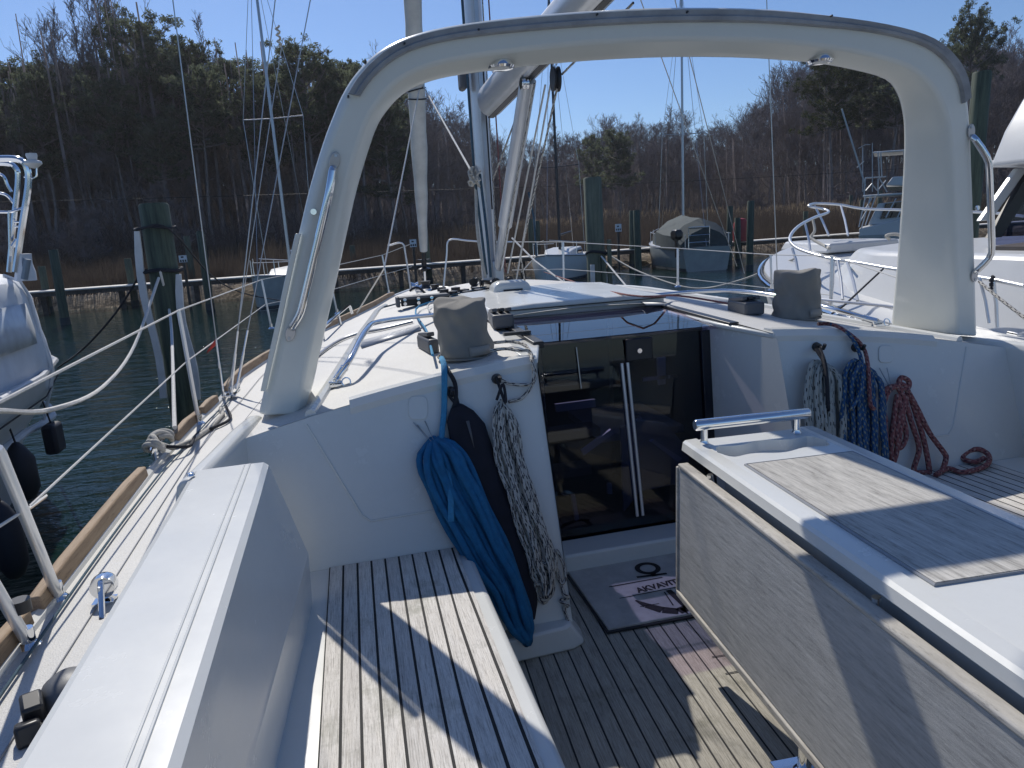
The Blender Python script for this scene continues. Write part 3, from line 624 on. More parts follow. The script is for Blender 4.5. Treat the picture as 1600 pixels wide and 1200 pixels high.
# second stowed canvas bar and curved genoa track
mb = MB(); P = [roofz(*p, .012) for p in ((476, 578), (500, 552), (530, 532), (560, 521), (600, 513), (645, 502))]; mb.tube(cr(P, 5), .010, 8, flat=.8); mb.build('genoa_track', 'alu', Y)
P = [roofz(*p, .012) for p in ((1480, 494), (1400, 480), (1300, 470), (1215, 460), (1130, 455))]
for z in (0, ): mb = MB(); mb.tube(cr(P, 5), .011, 8, flat=.8); mb.build('genoa_track', 'alu', Y)
# deck windows
def quadroof(pts, nm, mt, dz=.004):
    m = MB(); P = [roofz(*p, dz) for p in pts]; m.quad(*P); m.build(nm, mt, Y, solid=.006)
quadroof([(560, 534), (655, 508), (658, 516), (565, 544)], 'coachroof_window', 'rubber_grey')
quadroof([(1000, 470), (1120, 463), (1150, 475), (1010, 477)], 'coachroof_window', 'rubber_grey')
# grab rail on the port coachroof side
def deckz(px, py, dz=0):
    z = .8
    for _ in range(15):
        p = atz(px, py, z); w = HW(p.y); u = abs(p.x-XC); zr = ROOF(p.x, p.y) if u < w else (ROOF(XC+w, p.y)-.06 if u < w+.05 else Dz(p.y)+.02); z = zr+dz
    return p
mb = MB(); a = roofz(505, 532); A = a+Vector((0, 0, .0)); pts = [A, A+Vector((0, .0, .06)), A+Vector((.01, .05, .078)), A+Vector((.10, .6, .095)), A+Vector((.20, 1.2, .105)), A+Vector((.21, 1.25, .085)), A+Vector((.22, 1.27, .03))]
mb.tube(pts, .012, 10); gr = mb.build('coachroof_grab_rail', 'chrome', Y)
mb = MB(); mb.cyl(A+Vector((.11, .62, .10)), A+Vector((.12, .62, .02)), .010, 8); mb.build('rail_foot', 'chrome', gr)
# vent, line organiser, clutches
c = roofz(797, 460)
mb = MB(); mb.loft([[c+Vector((x*s, y*s, z)) for x, y in ((-.13, -.09), (.13, -.09), (.13, .09), (-.13, .09))] for s, z in ((1, -.01), (1, .03), (.9, .075), (.6, .095))]); v = mb.build('deck_vent', 'gelcoat', Y, bevel=.02, seg=3)
mb = MB(); mb.box(c+Vector((0, -.092, .025)), (.13, .01, .035)); mb.build('vent_opening', 'black_plastic', v)
c = roofz(662, 476)
mb = MB(); mb.box(c+Vector((0, .03, .055)), (.36, .10, .02)); mb.box(c+Vector((-.175, .03, .03)), (.025, .10, .07)); org = mb.build('line_organiser', 'grey_plastic', Y, bevel=.006)
mb = MB(); mb.box(c+Vector((.02, .05, .025)), (.34, .06, .055)); mb.build('sheave_box', 'black_plastic', org)
for i in range(6):
    m = MB(); q = c+Vector((-.13+.055*(i//2)*1.7, -.02, .018+.03*(i % 2))); m.cyl(q, q+Vector((0, -.012, 0)), .012, 12); m.build('sheave', 'chrome', org)
def clutch(c, w, l, ang, n=3):
    m = MB(); m.box(c+Vector((0, 0, .035)), (w, l, .07), rz=ang); g = m.build('rope_clutch', 'grey_plastic', Y, bevel=.012)
    for i in range(n):
        k = (i-(n-1)/2)*w/n; m = MB(); m.box(c+Matrix.Rotation(ang, 3, 'Z') @ Vector((k, .02, .078)), (w/n*.72, l*.8, .02), rz=ang, rx=-.12); m.build('clutch_lever', 'black_plastic' if i % 2 else 'grey_plastic', g, bevel=.005)
clutch(roofz(676, 556)+Vector((0, .15, 0)), .05, .24, .12, 1); clutch(roofz(790, 512)+Vector((0, .1, .0)), .11, .26, -.12, 3); clutch(roofz(1178, 492)+Vector((0, .08, 0)), .11, .22, -.1, 3)
mb = MB(); mb.box(roofz(808, 527)+Vector((0, 0, .02)), (.13, .03, .015)); mb.build('hatch_stop', 'black_plastic', Y)
# winches under fabric covers
def cover(base, nm, label, seed, tilt):
    rr = random.Random(seed); wl = thing('winch', base, 'winch hidden under '+label, 'winch')
    m = MB(); m.lathe(base, [(.001, 0), (.085, 0), (.08, .02), (.06, .05), (.055, .12), (.07, .15), (.001, .16)], 20); m.build('winch_drum', 'chrome', wl)
    m = MB(); n = 48; rings = []; H = .235; ph = [rr.random()*6 for _ in range(6)]
    for k in range(23):
        t = min(1, k/16); ring = []; top = k/22
        if k <= 16: r0 = .116-.006*t+.003*sin(t*9); z = -.004+H*t
        else: q = (k-16)/6; r0 = .110*(1-q**3*.995); z = H+.012*sin(q*pi/2)
        for j in range(n):
            a = 2*pi*j/n
            w = .0065*sin(3*a+ph[0]+t*4.5)*(.4+t)+.0045*sin(5*a+ph[1]-t*7)+.003*sin(9*a+ph[2]+t*11)+.0022*sin(2*a+t*16+ph[3])
            w += .004*sin(t*15+2*cos(a+ph[4]))*(1-t)
            r = max(.0008, r0+w*(r0/.11)); 
            zz = z+(t**3)*(.012*sin(a+ph[5])+.010*sin(2*a+ph[1])+.005*sin(5*a+ph[0]))*(r0/.1)
            ring.append(base+Vector((r*cos(a)+tilt[0]*max(0, z), r*sin(a)+tilt[1]*max(0, z), zz)))
        rings.append(ring)
    m.loft(rings); o = m.build(nm, 'cover_fabric', None, smooth=75, sub=1)
    m = MB(); rg = []
    for j in range(9):
        a = radians(-92+j*6.5); r = .1275
        rg.append([base+Vector((r*cos(a), r*sin(a), .018)), base+Vector(((r-.005)*cos(a), (r-.005)*sin(a), .055))])
    m.loft(rg, closed=False); root = thing('winch_cover', base, label, 'winch cover', 'fabric winch covers'); o.name = 'fabric_cover'
    o.parent = root; o.location = -base
    m.build('label_patch', 'cover_patch', root, solid=.003)
    m = MB(); m.tube([base+Vector((.122*cos(a), .122*sin(a), .004)) for a in [2*pi*i/40 for i in range(40)]], .005, 6, closed=True); m.build('hem', 'cover_fabric', root)
    return root
wp = roofz(728, 556); cover(wp+Vector((0, .0, .0)), 'winch_cover', 'grey fabric cover left of the companionway with blue line beside it', 3, (-.03, 0.0))
ws = roofz(1243, 497); cover(ws, 'winch_cover', 'grey fabric cover on the starboard side with slumped folded top', 11, (.06, .02))
# ------------------------------------------------------------------ mast, boom, vang, rigging
MXB = roofz(766, 448); MXB.y = 5.35; MX = .5*(MXB.x+aty(766, 448, 5.35).x)
MX = aty(764, 400, 5.35).x; mz = ROOF(MX, 5.35)
def mring(z, s=1): return [Vector((MX+.062*s*cos(2*pi*j/20)*(1 if abs(cos(2*pi*j/20)) < .9 else 1), 5.35+.105*s*sin(2*pi*j/20), z)) for j in range(20)]
mb = MB(); mb.loft([mring(mz+.05), mring(8), mring(15, .85)]); mast = mb.build('mast', 'alu_white', Y, smooth=45)
mb = MB(); mb.box((MX, 5.237, 5), (.032, .016, 7.6)); mb.build('sail_track', 'alu', mast, bevel=.003)
mb = MB(); mb.box((MX+.02, 5.245, 2.35), (.018, .012, 1.2)); mb.build('mast_slot', 'black_plastic', mast)
mb = MB(); mb.lathe((MX, 5.35, mz-.02), [(.001, 0), (.16, 0), (.15, .03), (.11, .045), (.001, .045)], 24, sy=1.3); mb.build('mast_collar', 'black_plastic', mast)
for i in range(8):
    a = i/8*2*pi; m = MB(); c = Vector((MX+.14*cos(a), 5.33+.17*sin(a), mz+.04)); m.lathe(c, [(.001, -.012), (.03, -.012), (.022, 0), (.03, .012), (.001, .012)], 12, 'X' if i % 2 else 'Y'); m.build('turning_block', 'black_plastic', mast)
for sx in (-1, 1):
    for z in (5.2, 9.4):
        m = MB(); m.tube([(MX, 5.3, z), (MX+sx*1.15, 4.95, z+.12)], [.035, .022], 8, flat=.5); m.build('spreader', 'alu', mast)
# boom
B0 = aty(766, 163, 5.18); B0.x = MX+.02; BZ = aty(768, 160, 5.16).z; B1 = atx(910, 0, MX+.16)
B0 = Vector((MX+.03, 5.12, aty(772, 158, 5.12).z)); d = (B1-B0); Bend = B0+d*2.2
mb = MB()
def bring(p, s=1): return [p+Vector((.097*s*cos(a), 0, .112*s*sin(a)+(0 if sin(a) > -.5 else .0))) for a in [2*pi*j/20 for j in range(20)]]
mb.loft([bring(B0-d*.0, .9), bring(B0+d*.02), bring(Bend)]); boom = mb.build('boom', 'alu_white', Y, smooth=45)
mb = MB(); mb.prism([B0+Vector((-.02, 0, -.098)), B0+Vector((.02, 0, -.098)), B0+Vector((.02, 0, -.112)), B0+Vector((-.02, 0, -.112))], Bend-B0); mb.build('boom_track', 'black_plastic', boom)
mb = MB(); mb.cyl(B0+Vector((0, -.0, 0)), Vector((MX, 5.26, B0.z)), .028, 10); mb.build('gooseneck', 'chrome', boom)
# vang
Va = Vector((MX+.03, 5.21, mz+.12)); Vb = aty(820, 150, 4.45); Vb.x = MX+.1
Vb = B0+d*((5.12-4.35)/(5.12-B1.y)); Vb = Vb+Vector((0, 0, -.11))
k = (Vb-Va)
mb = MB(); mb.tube([Va, Va+k*.30], .036, 14); mb.tube([Va+k*.28, Vb], .050, 16); vg = mb.build('vang', 'alu_white', Y, smooth=50)
mb = MB(); mb.box(Va+Vector((0, 0, -.03)), (.075, .09, .20)); mb.build('vang_bracket', 'alu', vg, bevel=.01)
for o in (.07, .09):
    m = MB(); m.lathe(Vb+Vector((o-.11, -.02, -.02)), [(.001, -.012), (.035, -.012), (.028, 0), (.035, .012), (.001, .012)], 14, 'X'); m.build('vang_block', 'chrome', vg)
def rope(nm, pts, r, mat, label, cat='rope', group=None, k=6, n=6):
    m = MB(); m.tube(cr(pts, k) if k > 1 else pts, r, n); return tag(m.build(nm, mat, None, smooth=60), label, cat, group)
def off(p, x=0, y=0, z=0): return V3(p)+Vector((x, y, z))
rope('control_line', [off(Vb, .02, -.06, -.03), off(Va, .0, -.07, .0)], .006, 'rope_fleck', 'white line with dark flecks running down in front of the rigid vang', k=1)
rope('control_line', [off(Vb, .10, -.02, -.03), off(Va, .06, -.06, -.02)], .006, 'rope_pale', 'pale line just right of the rigid vang, nearest to it', k=1)
rope('control_line', [off(Vb, .14, -.02, .0), off(Va, .12, -.06, -.08)], .006, 'rope_pale', 'second pale line right of the rigid vang running to the mast foot', k=1)
bk = B0+d*((5.12-4.05)/(5.12-B1.y))+Vector((.05, 0, -.2))
mbk = thing('hanging_block', bk, 'black pulley block hanging from a shackle under the boom', 'pulley')
mb = MB(); mb.lathe(bk, [(.001, -.02), (.05, -.02), (.05, -.012), (.04, 0), (.05, .012), (.05, .02), (.001, .02)], 20, 'X', sy=1.35); mb.build('block_cheek', 'black_plastic', mbk)
mb = MB(); mb.tube([bk+Vector((0, .0, .06)), bk+Vector((.015, 0, .09)), bk+Vector((0, 0, .12)), bk+Vector((-.015, 0, .09))], .005, 6, closed=True); mb.build('shackle', 'chrome', mbk)
rope('mainsheet', [off(bk, .03, -.03, .02), B0+d*1.2+Vector((.1, 0, -.14))], .0065, 'rope_fleck', 'flecked white line from the hanging block up along the boom', k=1)
rope('mainsheet', [off(bk, .0, -.02, -.05), off(Va, .16, -.08, .1), off(Va, .2, -.02, -.12)], .0065, 'rope_fleck', 'flecked white line from the hanging block down to the mast foot', k=1)
rope('halyard', [Vector((MX-.10, 5.25, 9)), Vector((MX-.10, 5.2, 2.0)), Vector((MX-.07, 5.15, mz+.1))], .0095, 'rope_teal', 'dark blue halyard running down the port side of the mast', k=1)
rope('halyard', [Vector((MX-.085, 5.22, 2.0)), Vector((MX-.12, 5.13, 1.6)), Vector((MX-.09, 5.1, mz+.08))], .011, 'rope_white', 'grey white halyard tail hanging beside the mast foot')
rope('halyard', [Vector((MX-.06, 5.20, 2.0)), Vector((MX-.055, 5.12, 1.6)), Vector((MX-.05, 5.1, mz+.08))], .010, 'rope_teal', 'dark blue halyard tail hanging against the mast foot')
# knot bundle
mb = MB(); P = []
for i in range(60): a = i*.62; P.append(Vector((MX-.11+.045*cos(a)*(.7+.3*sin(i)), 5.16+.03*sin(a*1.3), 2.0+.05*sin(a*.7)+.02*cos(a*1.9)-.02)))
mb.tube(P, .009, 6); tag(mb.build('halyard_knot', 'rope_white', None), 'tangle of grey white rope tied beside the mast', 'rope knot')
rope('halyard', [Vector((MX+.04, 5.2, 3.2)), Vector((MX+.035, 5.2, 1.95)), Vector((MX+.02, 5.2, mz+.2))], .005, 'rope_fleck', 'thin flecked halyard on the aft face of the mast', k=1)
rope('halyard', [Vector((MX+.09, 5.24, 9)), Vector((MX+.09, 5.22, mz+.1))], .005, 'rope_red_fleck', 'thin red flecked halyard on the starboard side of the mast', k=1)
rope('topping_line', [Vector((MX+.03, 5.2, 1.95)), aty(840, 95, 4.2)], .006, 'rope_fleck', 'flecked white line slanting up from the mast towards the boom', k=1)
mb = MB(); c = aty(722, 118, 5.3); mb.box(c, (.05, .12, .20)); tag(mb.build('radar_bracket', 'grey_plastic', None, bevel=.02), 'dark grey fitting on the port side of the mast just under the arch', 'mast fitting')
# forestay with furled genoa
F0 = Vector(aty(662, 392, 10.75)); FT = Vector((MX+.05, 5.45, 14.2))
F0.x = aty(662, 392, 10.75).x; dF = (FT-F0)
fs = thing('headsail', F0, 'furled pale headsail wrapped tight round the forestay at the bow', 'sail')
mb = MB(); P = []; rr_ = []
for i in range(60):
    t = i/59; P.append(F0+dF*t*.92); rr_.append((.055+.055*min(1, t*9)-.05*max(0, t-.5))*(1+.05*sin(i*2.1)))
mb.tube(P, rr_, 12); mb.build('furled_sail', 'sail_cloth', fs, smooth=60)
for k in range(4):
    t = .155+.008*k; c = F0+dF*t; m = MB(); m.tube([c+Vector((.118*cos(a), .118*sin(a), .03*sin(a+k))) for a in [2*pi*i/16 for i in range(16)]], .009, 5, closed=True); m.build('sheet_wrap', 'rope_black', fs)
mb = MB(); mb.lathe(F0-dF.normalized()*.30, [(.001, 0), (.10, 0), (.10, .01), (.04, .03), (.04, .12), (.10, .14), (.10, .15), (.001, .15)], 16); mb.tube([F0, F0-dF.normalized()*.32], .035, 10); mb.build('furler_drum', 'black_plastic', fs)
mb = MB(); mb.tube([F0-dF.normalized()*.3, F0-dF.normalized()*.75], .018, 8); mb.build('forestay_foot', 'chrome', fs)
q = F0+dF*.165
rope('headsail_sheet', [q+Vector((.02, -.11, -.05)), aty(600, 420, 7.5), deckz(556, 492)], .008, 'rope_pale', 'white headsail sheet running down to the port side deck', k=1)
rope('headsail_sheet', [q+Vector((.08, -.08, -.0)), Vector((MX-.12, 5.2, 2.02))], .008, 'rope_pale', 'white line slanting from the furled headsail to the knot at the mast', k=1)
# standing rigging
CPp = Vector((-.84, 5.14, .57)); CPs = Vector((mx(-.84), 5.14, .57))
def wire(nm, a, b, r=.004, mat='steel_wire', turn=True):
    m = MB(); m.tube([a, b], r, 6); w = m.build(nm, mat, Y)
    if turn:
        d_ = (b-a).normalized(); m = MB(); m.tube([a, a+d_*.03, a+d_*.05, a+d_*.25, a+d_*.27, a+d_*.42], [.010, .010, .009, .009, .0065, .0065], 8); m.build('turnbuckle', 'chrome', w)
    return w
tipP = Vector((MX-1.15, 4.95, 5.32)); tipS = Vector((MX+1.15, 4.95, 5.32))
wire('cap_shroud', CPp, aty(270, 0, 5.05)+(aty(270, 0, 5.05)-CPp)*1.0); wire('cap_shroud', CPs, aty(1201, 80, 5.08)+(aty(1201, 80, 5.08)-CPs)*1.2, turn=False)
CP2 = atz(361, 611, .62); a_ = aty(430, 0, 5.25); wire('lower_shroud', CP2, a_+(a_-CP2)*.6); a_ = aty(482, 0, 5.6); wire('lower_shroud', CP2+Vector((.03, .05, 0)), a_+(a_-CP2)*.6)
a_ = aty(442, 60, 5.25); wire('lower_shroud', CP2+Vector((-.02, .03, 0)), a_, .003, turn=False)
for p in (CPp, CP2): m = MB(); m.box(p+Vector((0, 0, -.025)), (.07, .10, .012)); m.cyl(p+Vector((0, 0, -.02)), p+Vector((0, 0, .03)), .013, 8); m.build('chainplate', 'chrome', Y, bevel=.002)
mb = MB(); p = aty(433, 40, 5.2); mb.tube([p+Vector((.012*cos(i), .012*sin(i), -i*.006)) for i in range(22)], .007, 5); tag(mb.build('rope_whipping', 'rope_white', None), 'small twist of light line knotted high on the port shrouds', 'rope knot')
mb = MB(); a_ = CPp+(aty(270, 0, 5.05)-CPp)*.17; mb.add([a_, a_+Vector((-.06, .0, -.07)), a_+Vector((-.075, .0, -.10)), a_+Vector((-.01, 0, -.05))], [(0, 1, 2, 3)]); tag(mb.build('telltale', 'red_flag', None, solid=.004), 'tiny red pennant tied to the port shroud', 'pennant')
S1 = aty(1030, 80, 5.3); S2 = atz(1150, 415, 1.02); 
for (p, q_) in (((1030, 80), (1147, 404)), ((1077, 88), (1160, 415))):
    a_ = aty(p[0], p[1], 5.6); b_ = aty(q_[0], q_[1], 7.0); wire('diagonal_shroud', b_+(b_-a_)*.05, a_+(a_-b_)*1.0, turn=False)
# ------------------------------------------------------------------ stanchions, lifelines, pulpit
def stan(base, top, r=.0125, clamp=True):
    m = MB(); m.tube([base, base+(top-base)*.97, top], [r, r, r*.8], 10); s = m.build('stanchion', 'rail_steel', Y, smooth=50)
    m = MB(); m.lathe(base+Vector((0, 0, -.01)), [(.001, 0), (.038, 0), (.034, .008), (.019, .02), (.018, .06), (.001, .06)], 14); m.build('stanchion_base', 'chrome', s)
    return s
st1 = (Vector((-.895, 4.50, .57)), aty(279, 485, 4.45)); stan(*st1)
g1 = (Vector((-.945, 2.32, .565)), aty(-4, 700, 2.0)); stan(*g1, r=.016); g2 = (Vector((-.925, 2.04, .565)), aty(-75, 800, 1.95)); stan(*g2, r=.016)
m = MB(); m.lathe(g2[0]+Vector((-.0, 0, .10)), [(.001, 0), (.026, 0), (.026, .035), (.001, .035)], 12); m.build('clamp', 'black_plastic', Y)
st2b = atz(527, 489, .66); st2 = (st2b, st2b+Vector((-.06, 0, .60))); stan(*st2); st3b = atz(608, 458, .72); st3 = (st3b, st3b+Vector((-.05, 0, .60))); stan(*st3)
st0 = (atz(420, 500, .58), None); 
mst = (atz(424, 512, .60), aty(409, 437, 6.3)); stan(mst[0], aty(409, 437, mst[0].y))
mstt = aty(409, 437, mst[0].y)
for dz, lb in ((0, 'upper'), (-.30, 'lower')):
    P = [Vector((-.99, -.5, 1.16+dz)), Vector((-.985, 2.0, 1.17+dz)), st1[1]+Vector((0, 0, dz)), mstt+Vector((0, 0, dz)), st2[1]+Vector((0, 0, dz)), st3[1]+Vector((0, 0, dz)), aty(640, 382, 9.9)+Vector((0, 0, dz))]
    if dz: P[0] = aty(-60, 860, 1.6); P[1] = aty(42, 795, 2.2)
    else: P[0] = aty(-80, 660, 1.6); P[1] = aty(0, 628, 1.9)
    m = MB(); m.tube(P, .0042 if dz else .0048, 6); m.build('lifeline', 'rope_pale', Y)
m = MB(); a_ = aty(42, 795, 2.2); b_ = aty(70, 775, 2.4); m.tube([a_, b_], .008, 8); m.build('lifeline_end', 'chrome', Y)
# starboard lifelines and stanchions
def sst(pb, pt, y, r=.0125): 
    b = aty(pb[0], pb[1], y); t_ = aty(pt[0], pt[1], y); stan(b, t_, r); return t_
sa = sst((881, 448), (880, 378), 8.2); sb = sst((1059, 447), (1059, 388), 7.2); sc = sst((1206, 452), (1204, 398), 6.1, .011); sd_ = sst((1298, 480), (1300, 400), 5.1, .014)
pr = aty(800, 378, 9.6)
m = MB(); m.tube([pr, sa, sb, sc, sd_, aty(1420, 440, 4.0)], .0048, 6); m.build('lifeline', 'rope_pale', Y)
m = MB(); m.tube([aty(800, 422, 9.6), sa+Vector((0, 0, -.32)), sb+Vector((0, 0, -.32)), sc+Vector((0, 0, -.32)), sd_+Vector((0, 0, -.32))], .0042, 6); m.build('lifeline', 'rope_pale', Y)
# pulpit at the bow in two halves
for P in ([(693, 452), (698, 400), (702, 375), (730, 376), (760, 378), (800, 378)], [(642, 455), (634, 400), (628, 380), (606, 384)]):
    m = MB(); m.tube(cr([aty(x, y, 10.1) for x, y in P], 4), .0125, 8); m.build('pulpit_rail', 'rail_steel', Y)
# deck lines running aft from the mast
rope('deck_line', [off(roofz(760, 455, .03)), roofz(655, 478, .03), roofz(668, 520, .03), roofz(676, 555, .05)], .006, 'rope_cyan', 'bright blue control line running aft to the port clutch')
rope('deck_line', [off(roofz(762, 458, .03)), roofz(672, 474, .03), roofz(690, 505, .03)], .006, 'rope_pale', 'white control line left of the winch cover, outer of the pair')
rope('deck_line', [off(roofz(764, 460, .03)), roofz(684, 470, .03), roofz(705, 500, .03)], .005, 'rope_white', 'white control line left of the winch cover, inner of the pair')
rope('deck_line', [roofz(850, 425, .1), roofz(950, 455, .03), roofz(1060, 462, .03), roofz(1170, 480, .03)], .006, 'rope_red_fleck', 'pink flecked control line crossing the starboard side of the roof')
rope('deck_line', [roofz(760, 448, .03), roofz(700, 462, .02), roofz(640, 470, .02), roofz(600, 480, .02)], .006, 'rope_teal', 'dark green line running from the mast foot to port')
for i in range(10):
    c = roofz(690+i*9-(5 if i % 2 else 0), 452+(i % 3)*3, .02); m = MB(); m.lathe(c, [(.001, -.02), (.035, -.015), (.035, .015), (.001, .02)], 10); m.build('deck_block', 'black_plastic', Y)
mb = MB(); mb.box(roofz(1150, 470)+Vector((-.1, .2, .02)), (.09, 1.2, .02)); 
# windlass clutter at the bow
for i, (px, py) in enumerate(((665, 445), (655, 452), (680, 450), (648, 448))):
    c = aty(px, py, 9.6+.2*i); m = MB(); m.lathe(c, [(.001, -.05), (.07, -.05), (.05, 0), (.07, .05), (.001, .05)], 12, 'X' if i % 2 else 'Z'); m.build('bow_fitting', 'chrome' if i % 2 else 'black_plastic', Y)
m = MB(); P = [aty(640+4*i, 455-6*sin(i*.6), 8.6) for i in range(20)]; m.tube(P, .014, 6); tag(m.build('bow_line', 'rope_black', None), 'black rope flaked across the foredeck before the furler', 'rope')
# cleat with mooring line
cl = thing('mooring_cleat', (-.975, 3.80, .57), 'steel cleat in the gap of the port toe rail, wrapped in rope', 'cleat')
m = MB(); c = Vector((-.97, 3.80, .57)); m.tube([c+Vector((0, -.14, .06)), c+Vector((0, -.08, .075)), c+Vector((0, .08, .075)), c+Vector((0, .14, .06))], [.009, .014, .014, .009], 10); m.build('cleat_horns', 'chrome', cl)
m = MB(); m.cyl(c+Vector((0, -.045, 0)), c+Vector((0, -.045, .07)), .014, 10); m.cyl(c+Vector((0, .045, 0)), c+Vector((0, .045, .07)), .014, 10); m.build('cleat_post', 'chrome', cl)
P = []
for i in range(90):
    t = i/89; a = t*2*pi*3.5; P.append(c+Vector((.045*sin(a)+.01*sin(t*40), .12*sin(a*.5+.4)+.0*t, .045+.05*abs(cos(a))+.03*t+.008*sin(t*23))))
P = P+[c+Vector((.06, .05, .03)), c+Vector((.12, .25, .01)), c+Vector((.18, .5, .012)), c+Vector((.2, .8, .012)), c+Vector((.16, 1.0, .012))]
m = MB(); m.tube(P, .013, 8); tag(m.build('mooring_line', 'rope_white', None, smooth=60), 'thick off white mooring line wound on the port cleat with its tail on deck', 'rope')
P = [c+Vector((.05, -.02, .06)), c+Vector((.14, .05, .03)), c+Vector((.13, .35, .015)), c+Vector((.26, .62, .014)), c+Vector((.2, .95, .03))]
rope('mooring_tail', P, .009, 'rope_black', 'thin dark lashing on the deck behind the port cleat')
# small padeye with block on the side deck, jib car
pb = atz(167, 938, .57); jb = thing('deck_block', pb, 'chrome turning block with shackle on the side deck beside the coaming', 'pulley')
m = MB(); m.lathe(pb+Vector((0, 0, .05)), [(.001, -.02), (.035, -.02), (.038, 0), (.035, .02), (.001, .02)], 20, 'Y'); m.build('sheave', 'chrome', jb)
m = MB(); m.box(pb+Vector((.0, -.015, .005)), (.06, .05, .012)); m.tube([pb+Vector((.0, -.02, .07)), pb+Vector((.012, -.07, .05)), pb+Vector((.02, -.12, .0))], .009, 8); m.build('shackle', 'chrome', jb)
jc = atz(75, 1118, .57); jr = thing('jib_car', jc, 'black and grey jib car at the lower left on the side deck', 'sail fitting')
m = MB(); m.lathe(jc+Vector((.04, .03, .0)), [(.001, 0), (.055, 0), (.06, .03), (.05, .06), (.03, .075), (.001, .078)], 22, sy=1.2); m.build('car_dome', 'grey_plastic', jr, smooth=45)
m = MB(); m.box(jc+Vector((-.012, -.03, .045)), (.045, .06, .05), rz=.4, rx=.25); m.box(jc+Vector((-.005, -.085, .02)), (.05, .05, .05), rz=.4, rx=-.3); m.build('car_body', 'black_plastic', jr, bevel=.008)
m = MB(); m.tube([jc+Vector((.02, -.07, .03)), jc+Vector((.035, -.11, .03)), jc+Vector((.02, -.13, .02))], .006, 8); m.build('car_pin', 'chrome', jr)
# snap on coaming corner
m = MB(); c = Vector((-.485, 2.21, .935)); m.lathe(c, [(.001, 0), (.012, 0), (.009, .008), (.001, .010)], 12); m.build('snap_fitting', 'chrome', Y)
# instrument cover bumps and hooks on the bulkheads
def bulkpx(px, py, d=0): 
    r_ = ray(px, py); t = (2.38+.34*EYE.z-d-EYE.y)/(r_.y-.34*r_.z); return EYE+r_*t
for (cx, cy), w in (((653, 637), 15), ((1383, 553), 11)):
    m = MB(); ring = [bulkpx(cx+w*1.02*(abs(cos(a))**.55)*math.copysign(1, cos(a)), cy+w*1.25*(abs(sin(a))**.55)*math.copysign(1, sin(a)), .0) for a in [2*pi*i/28 for i in range(28)]]
    m.prism(ring, (0, -.006, 0)); hp = m.build('switch_cover', 'gelcoat', Y, bevel=.004)
def hook(px, py):
    c = bulkpx(px, py); r_ = thing('rope_hook', c, 'black rope hook on the bulkhead at pixel', 'hook'); 
    m = MB(); m.lathe(c+Vector((0, -.012, 0)), [(.001, -.01), (.018, -.008), (.022, .012), (.001, .014)], 16, 'Y'); m.build('hook_base', 'black_plastic', r_)
    m = MB(); m.tube([c+Vector((0, -.02, 0)), c+Vector((0, -.05, 0)), c+Vector((0, -.06, .02))], .008, 8); m.build('hook_peg', 'black_plastic', r_); return r_
for p, lb in (((776, 592), 'black hook holding the flecked rope on the port pillar'), ((704, 612), 'black hook above the navy bag on the port bulkhead'), ((1275, 542), 'black hook above the grey flecked coil on the starboard bulkhead'), ((1336, 543), 'black hook above the blue coil on the starboard bulkhead')):
    h = hook(*p); h['label'] = lb; h['group'] = 'bulkhead rope hooks'
# ------------------------------------------------------------------ coiled ropes
def coil(nm, ctr, wid, N, r, mat, label, group, dep=.05, seed=1, dpt_=None, sag=0, n=6, keep=None):
    """one rope wound into N long hanging loops around a centre line given as (px, py, distance in front of bulkhead)"""
    rr = random.Random(seed); C0 = cr(ctr, 5); m = len(C0)
    W = [wid[0]+(wid[1]-wid[0])*0 for _ in C0]
    def wv(t):
        T = wid; k = t*(len(T)-1); i = min(int(k), len(T)-2); return T[i]+(T[i+1]-T[i])*(k-i)
    P = []
    for q in range(N):
        a = (q+.5)/N*2-1; lay = (q % 3-1)
        la = a*1.0; lb = -a*.85+(rr.random()-.5)*.25 if q % 2 else a*.55+(rr.random()-.5)*.3
        t1 = 1-sag*rr.random()*.12; e0 = .04*rr.random()
        dn = []
        for i in range(m):
            t = e0+(t1-e0)*i/(m-1); k = t*(m-1); i0 = min(int(k), m-2); c = C0[i0].lerp(C0[i0+1], k-i0)
            s = sin(min(1, t*11)*pi/2); tng = (C0[i0+1]-C0[i0]).normalized(); sd2 = tng.cross(Vector((0, -1, 0))).normalized()
            e = sin(min(1, (1.02-t)*8)*pi/2)
            dn.append(c+sd2*(wv(t)*la*s*(.35+.65*e)+.004*sin(i*.7+q*2))+Vector((0, -dep*.5-dep*.5*(lay*.5)-.004*sin(i+q), 0))*s)
        up = []
        for i in range(m-1, -1, -1):
            t = e0+(t1-e0)*i/(m-1); k = t*(m-1); i0 = min(int(k), m-2); c = C0[i0].lerp(C0[i0+1], k-i0)
            s = sin(min(1, t*7)*pi/2); tng = (C0[i0+1]-C0[i0]).normalized(); sd2 = tng.cross(Vector((0, -1, 0))).normalized()
            e = sin(min(1, (1.02-t)*8)*pi/2)
            up.append(c+sd2*(wv(t)*lb*s*(.35+.65*e)+.004*sin(i*.8+q))+Vector((0, -dep*.55+dep*.45*(lay), 0))*s*.7)
        P += dn+up
    mb_ = MB(); mb_.tube(P, r, n, caps=True); return tag(mb_.build(nm, mat, None, smooth=70), label, 'rope coil', group)
def bp(px, py, d=.03):
    p = bulkpx(px, py, d)
    return p
GR = 'coiled ropes hanging on the cockpit bulkheads'
sx_ = bp(757, 868, .05)
coil('rope_coil', [bp(676, 684, .02), bp(690, 720, .04), bp(716, 778, .05), bp(754, 850, .06), bp(784, 905, .05), bp(806, 960, .04), bp(817, 990, .03)], [.06, .095, .10, .085, .068, .05, .02], 10, .0135, 'rope_blue', 'bright blue coiled rope hanging over the edge of the port seat', GR, .09, 4, n=8)
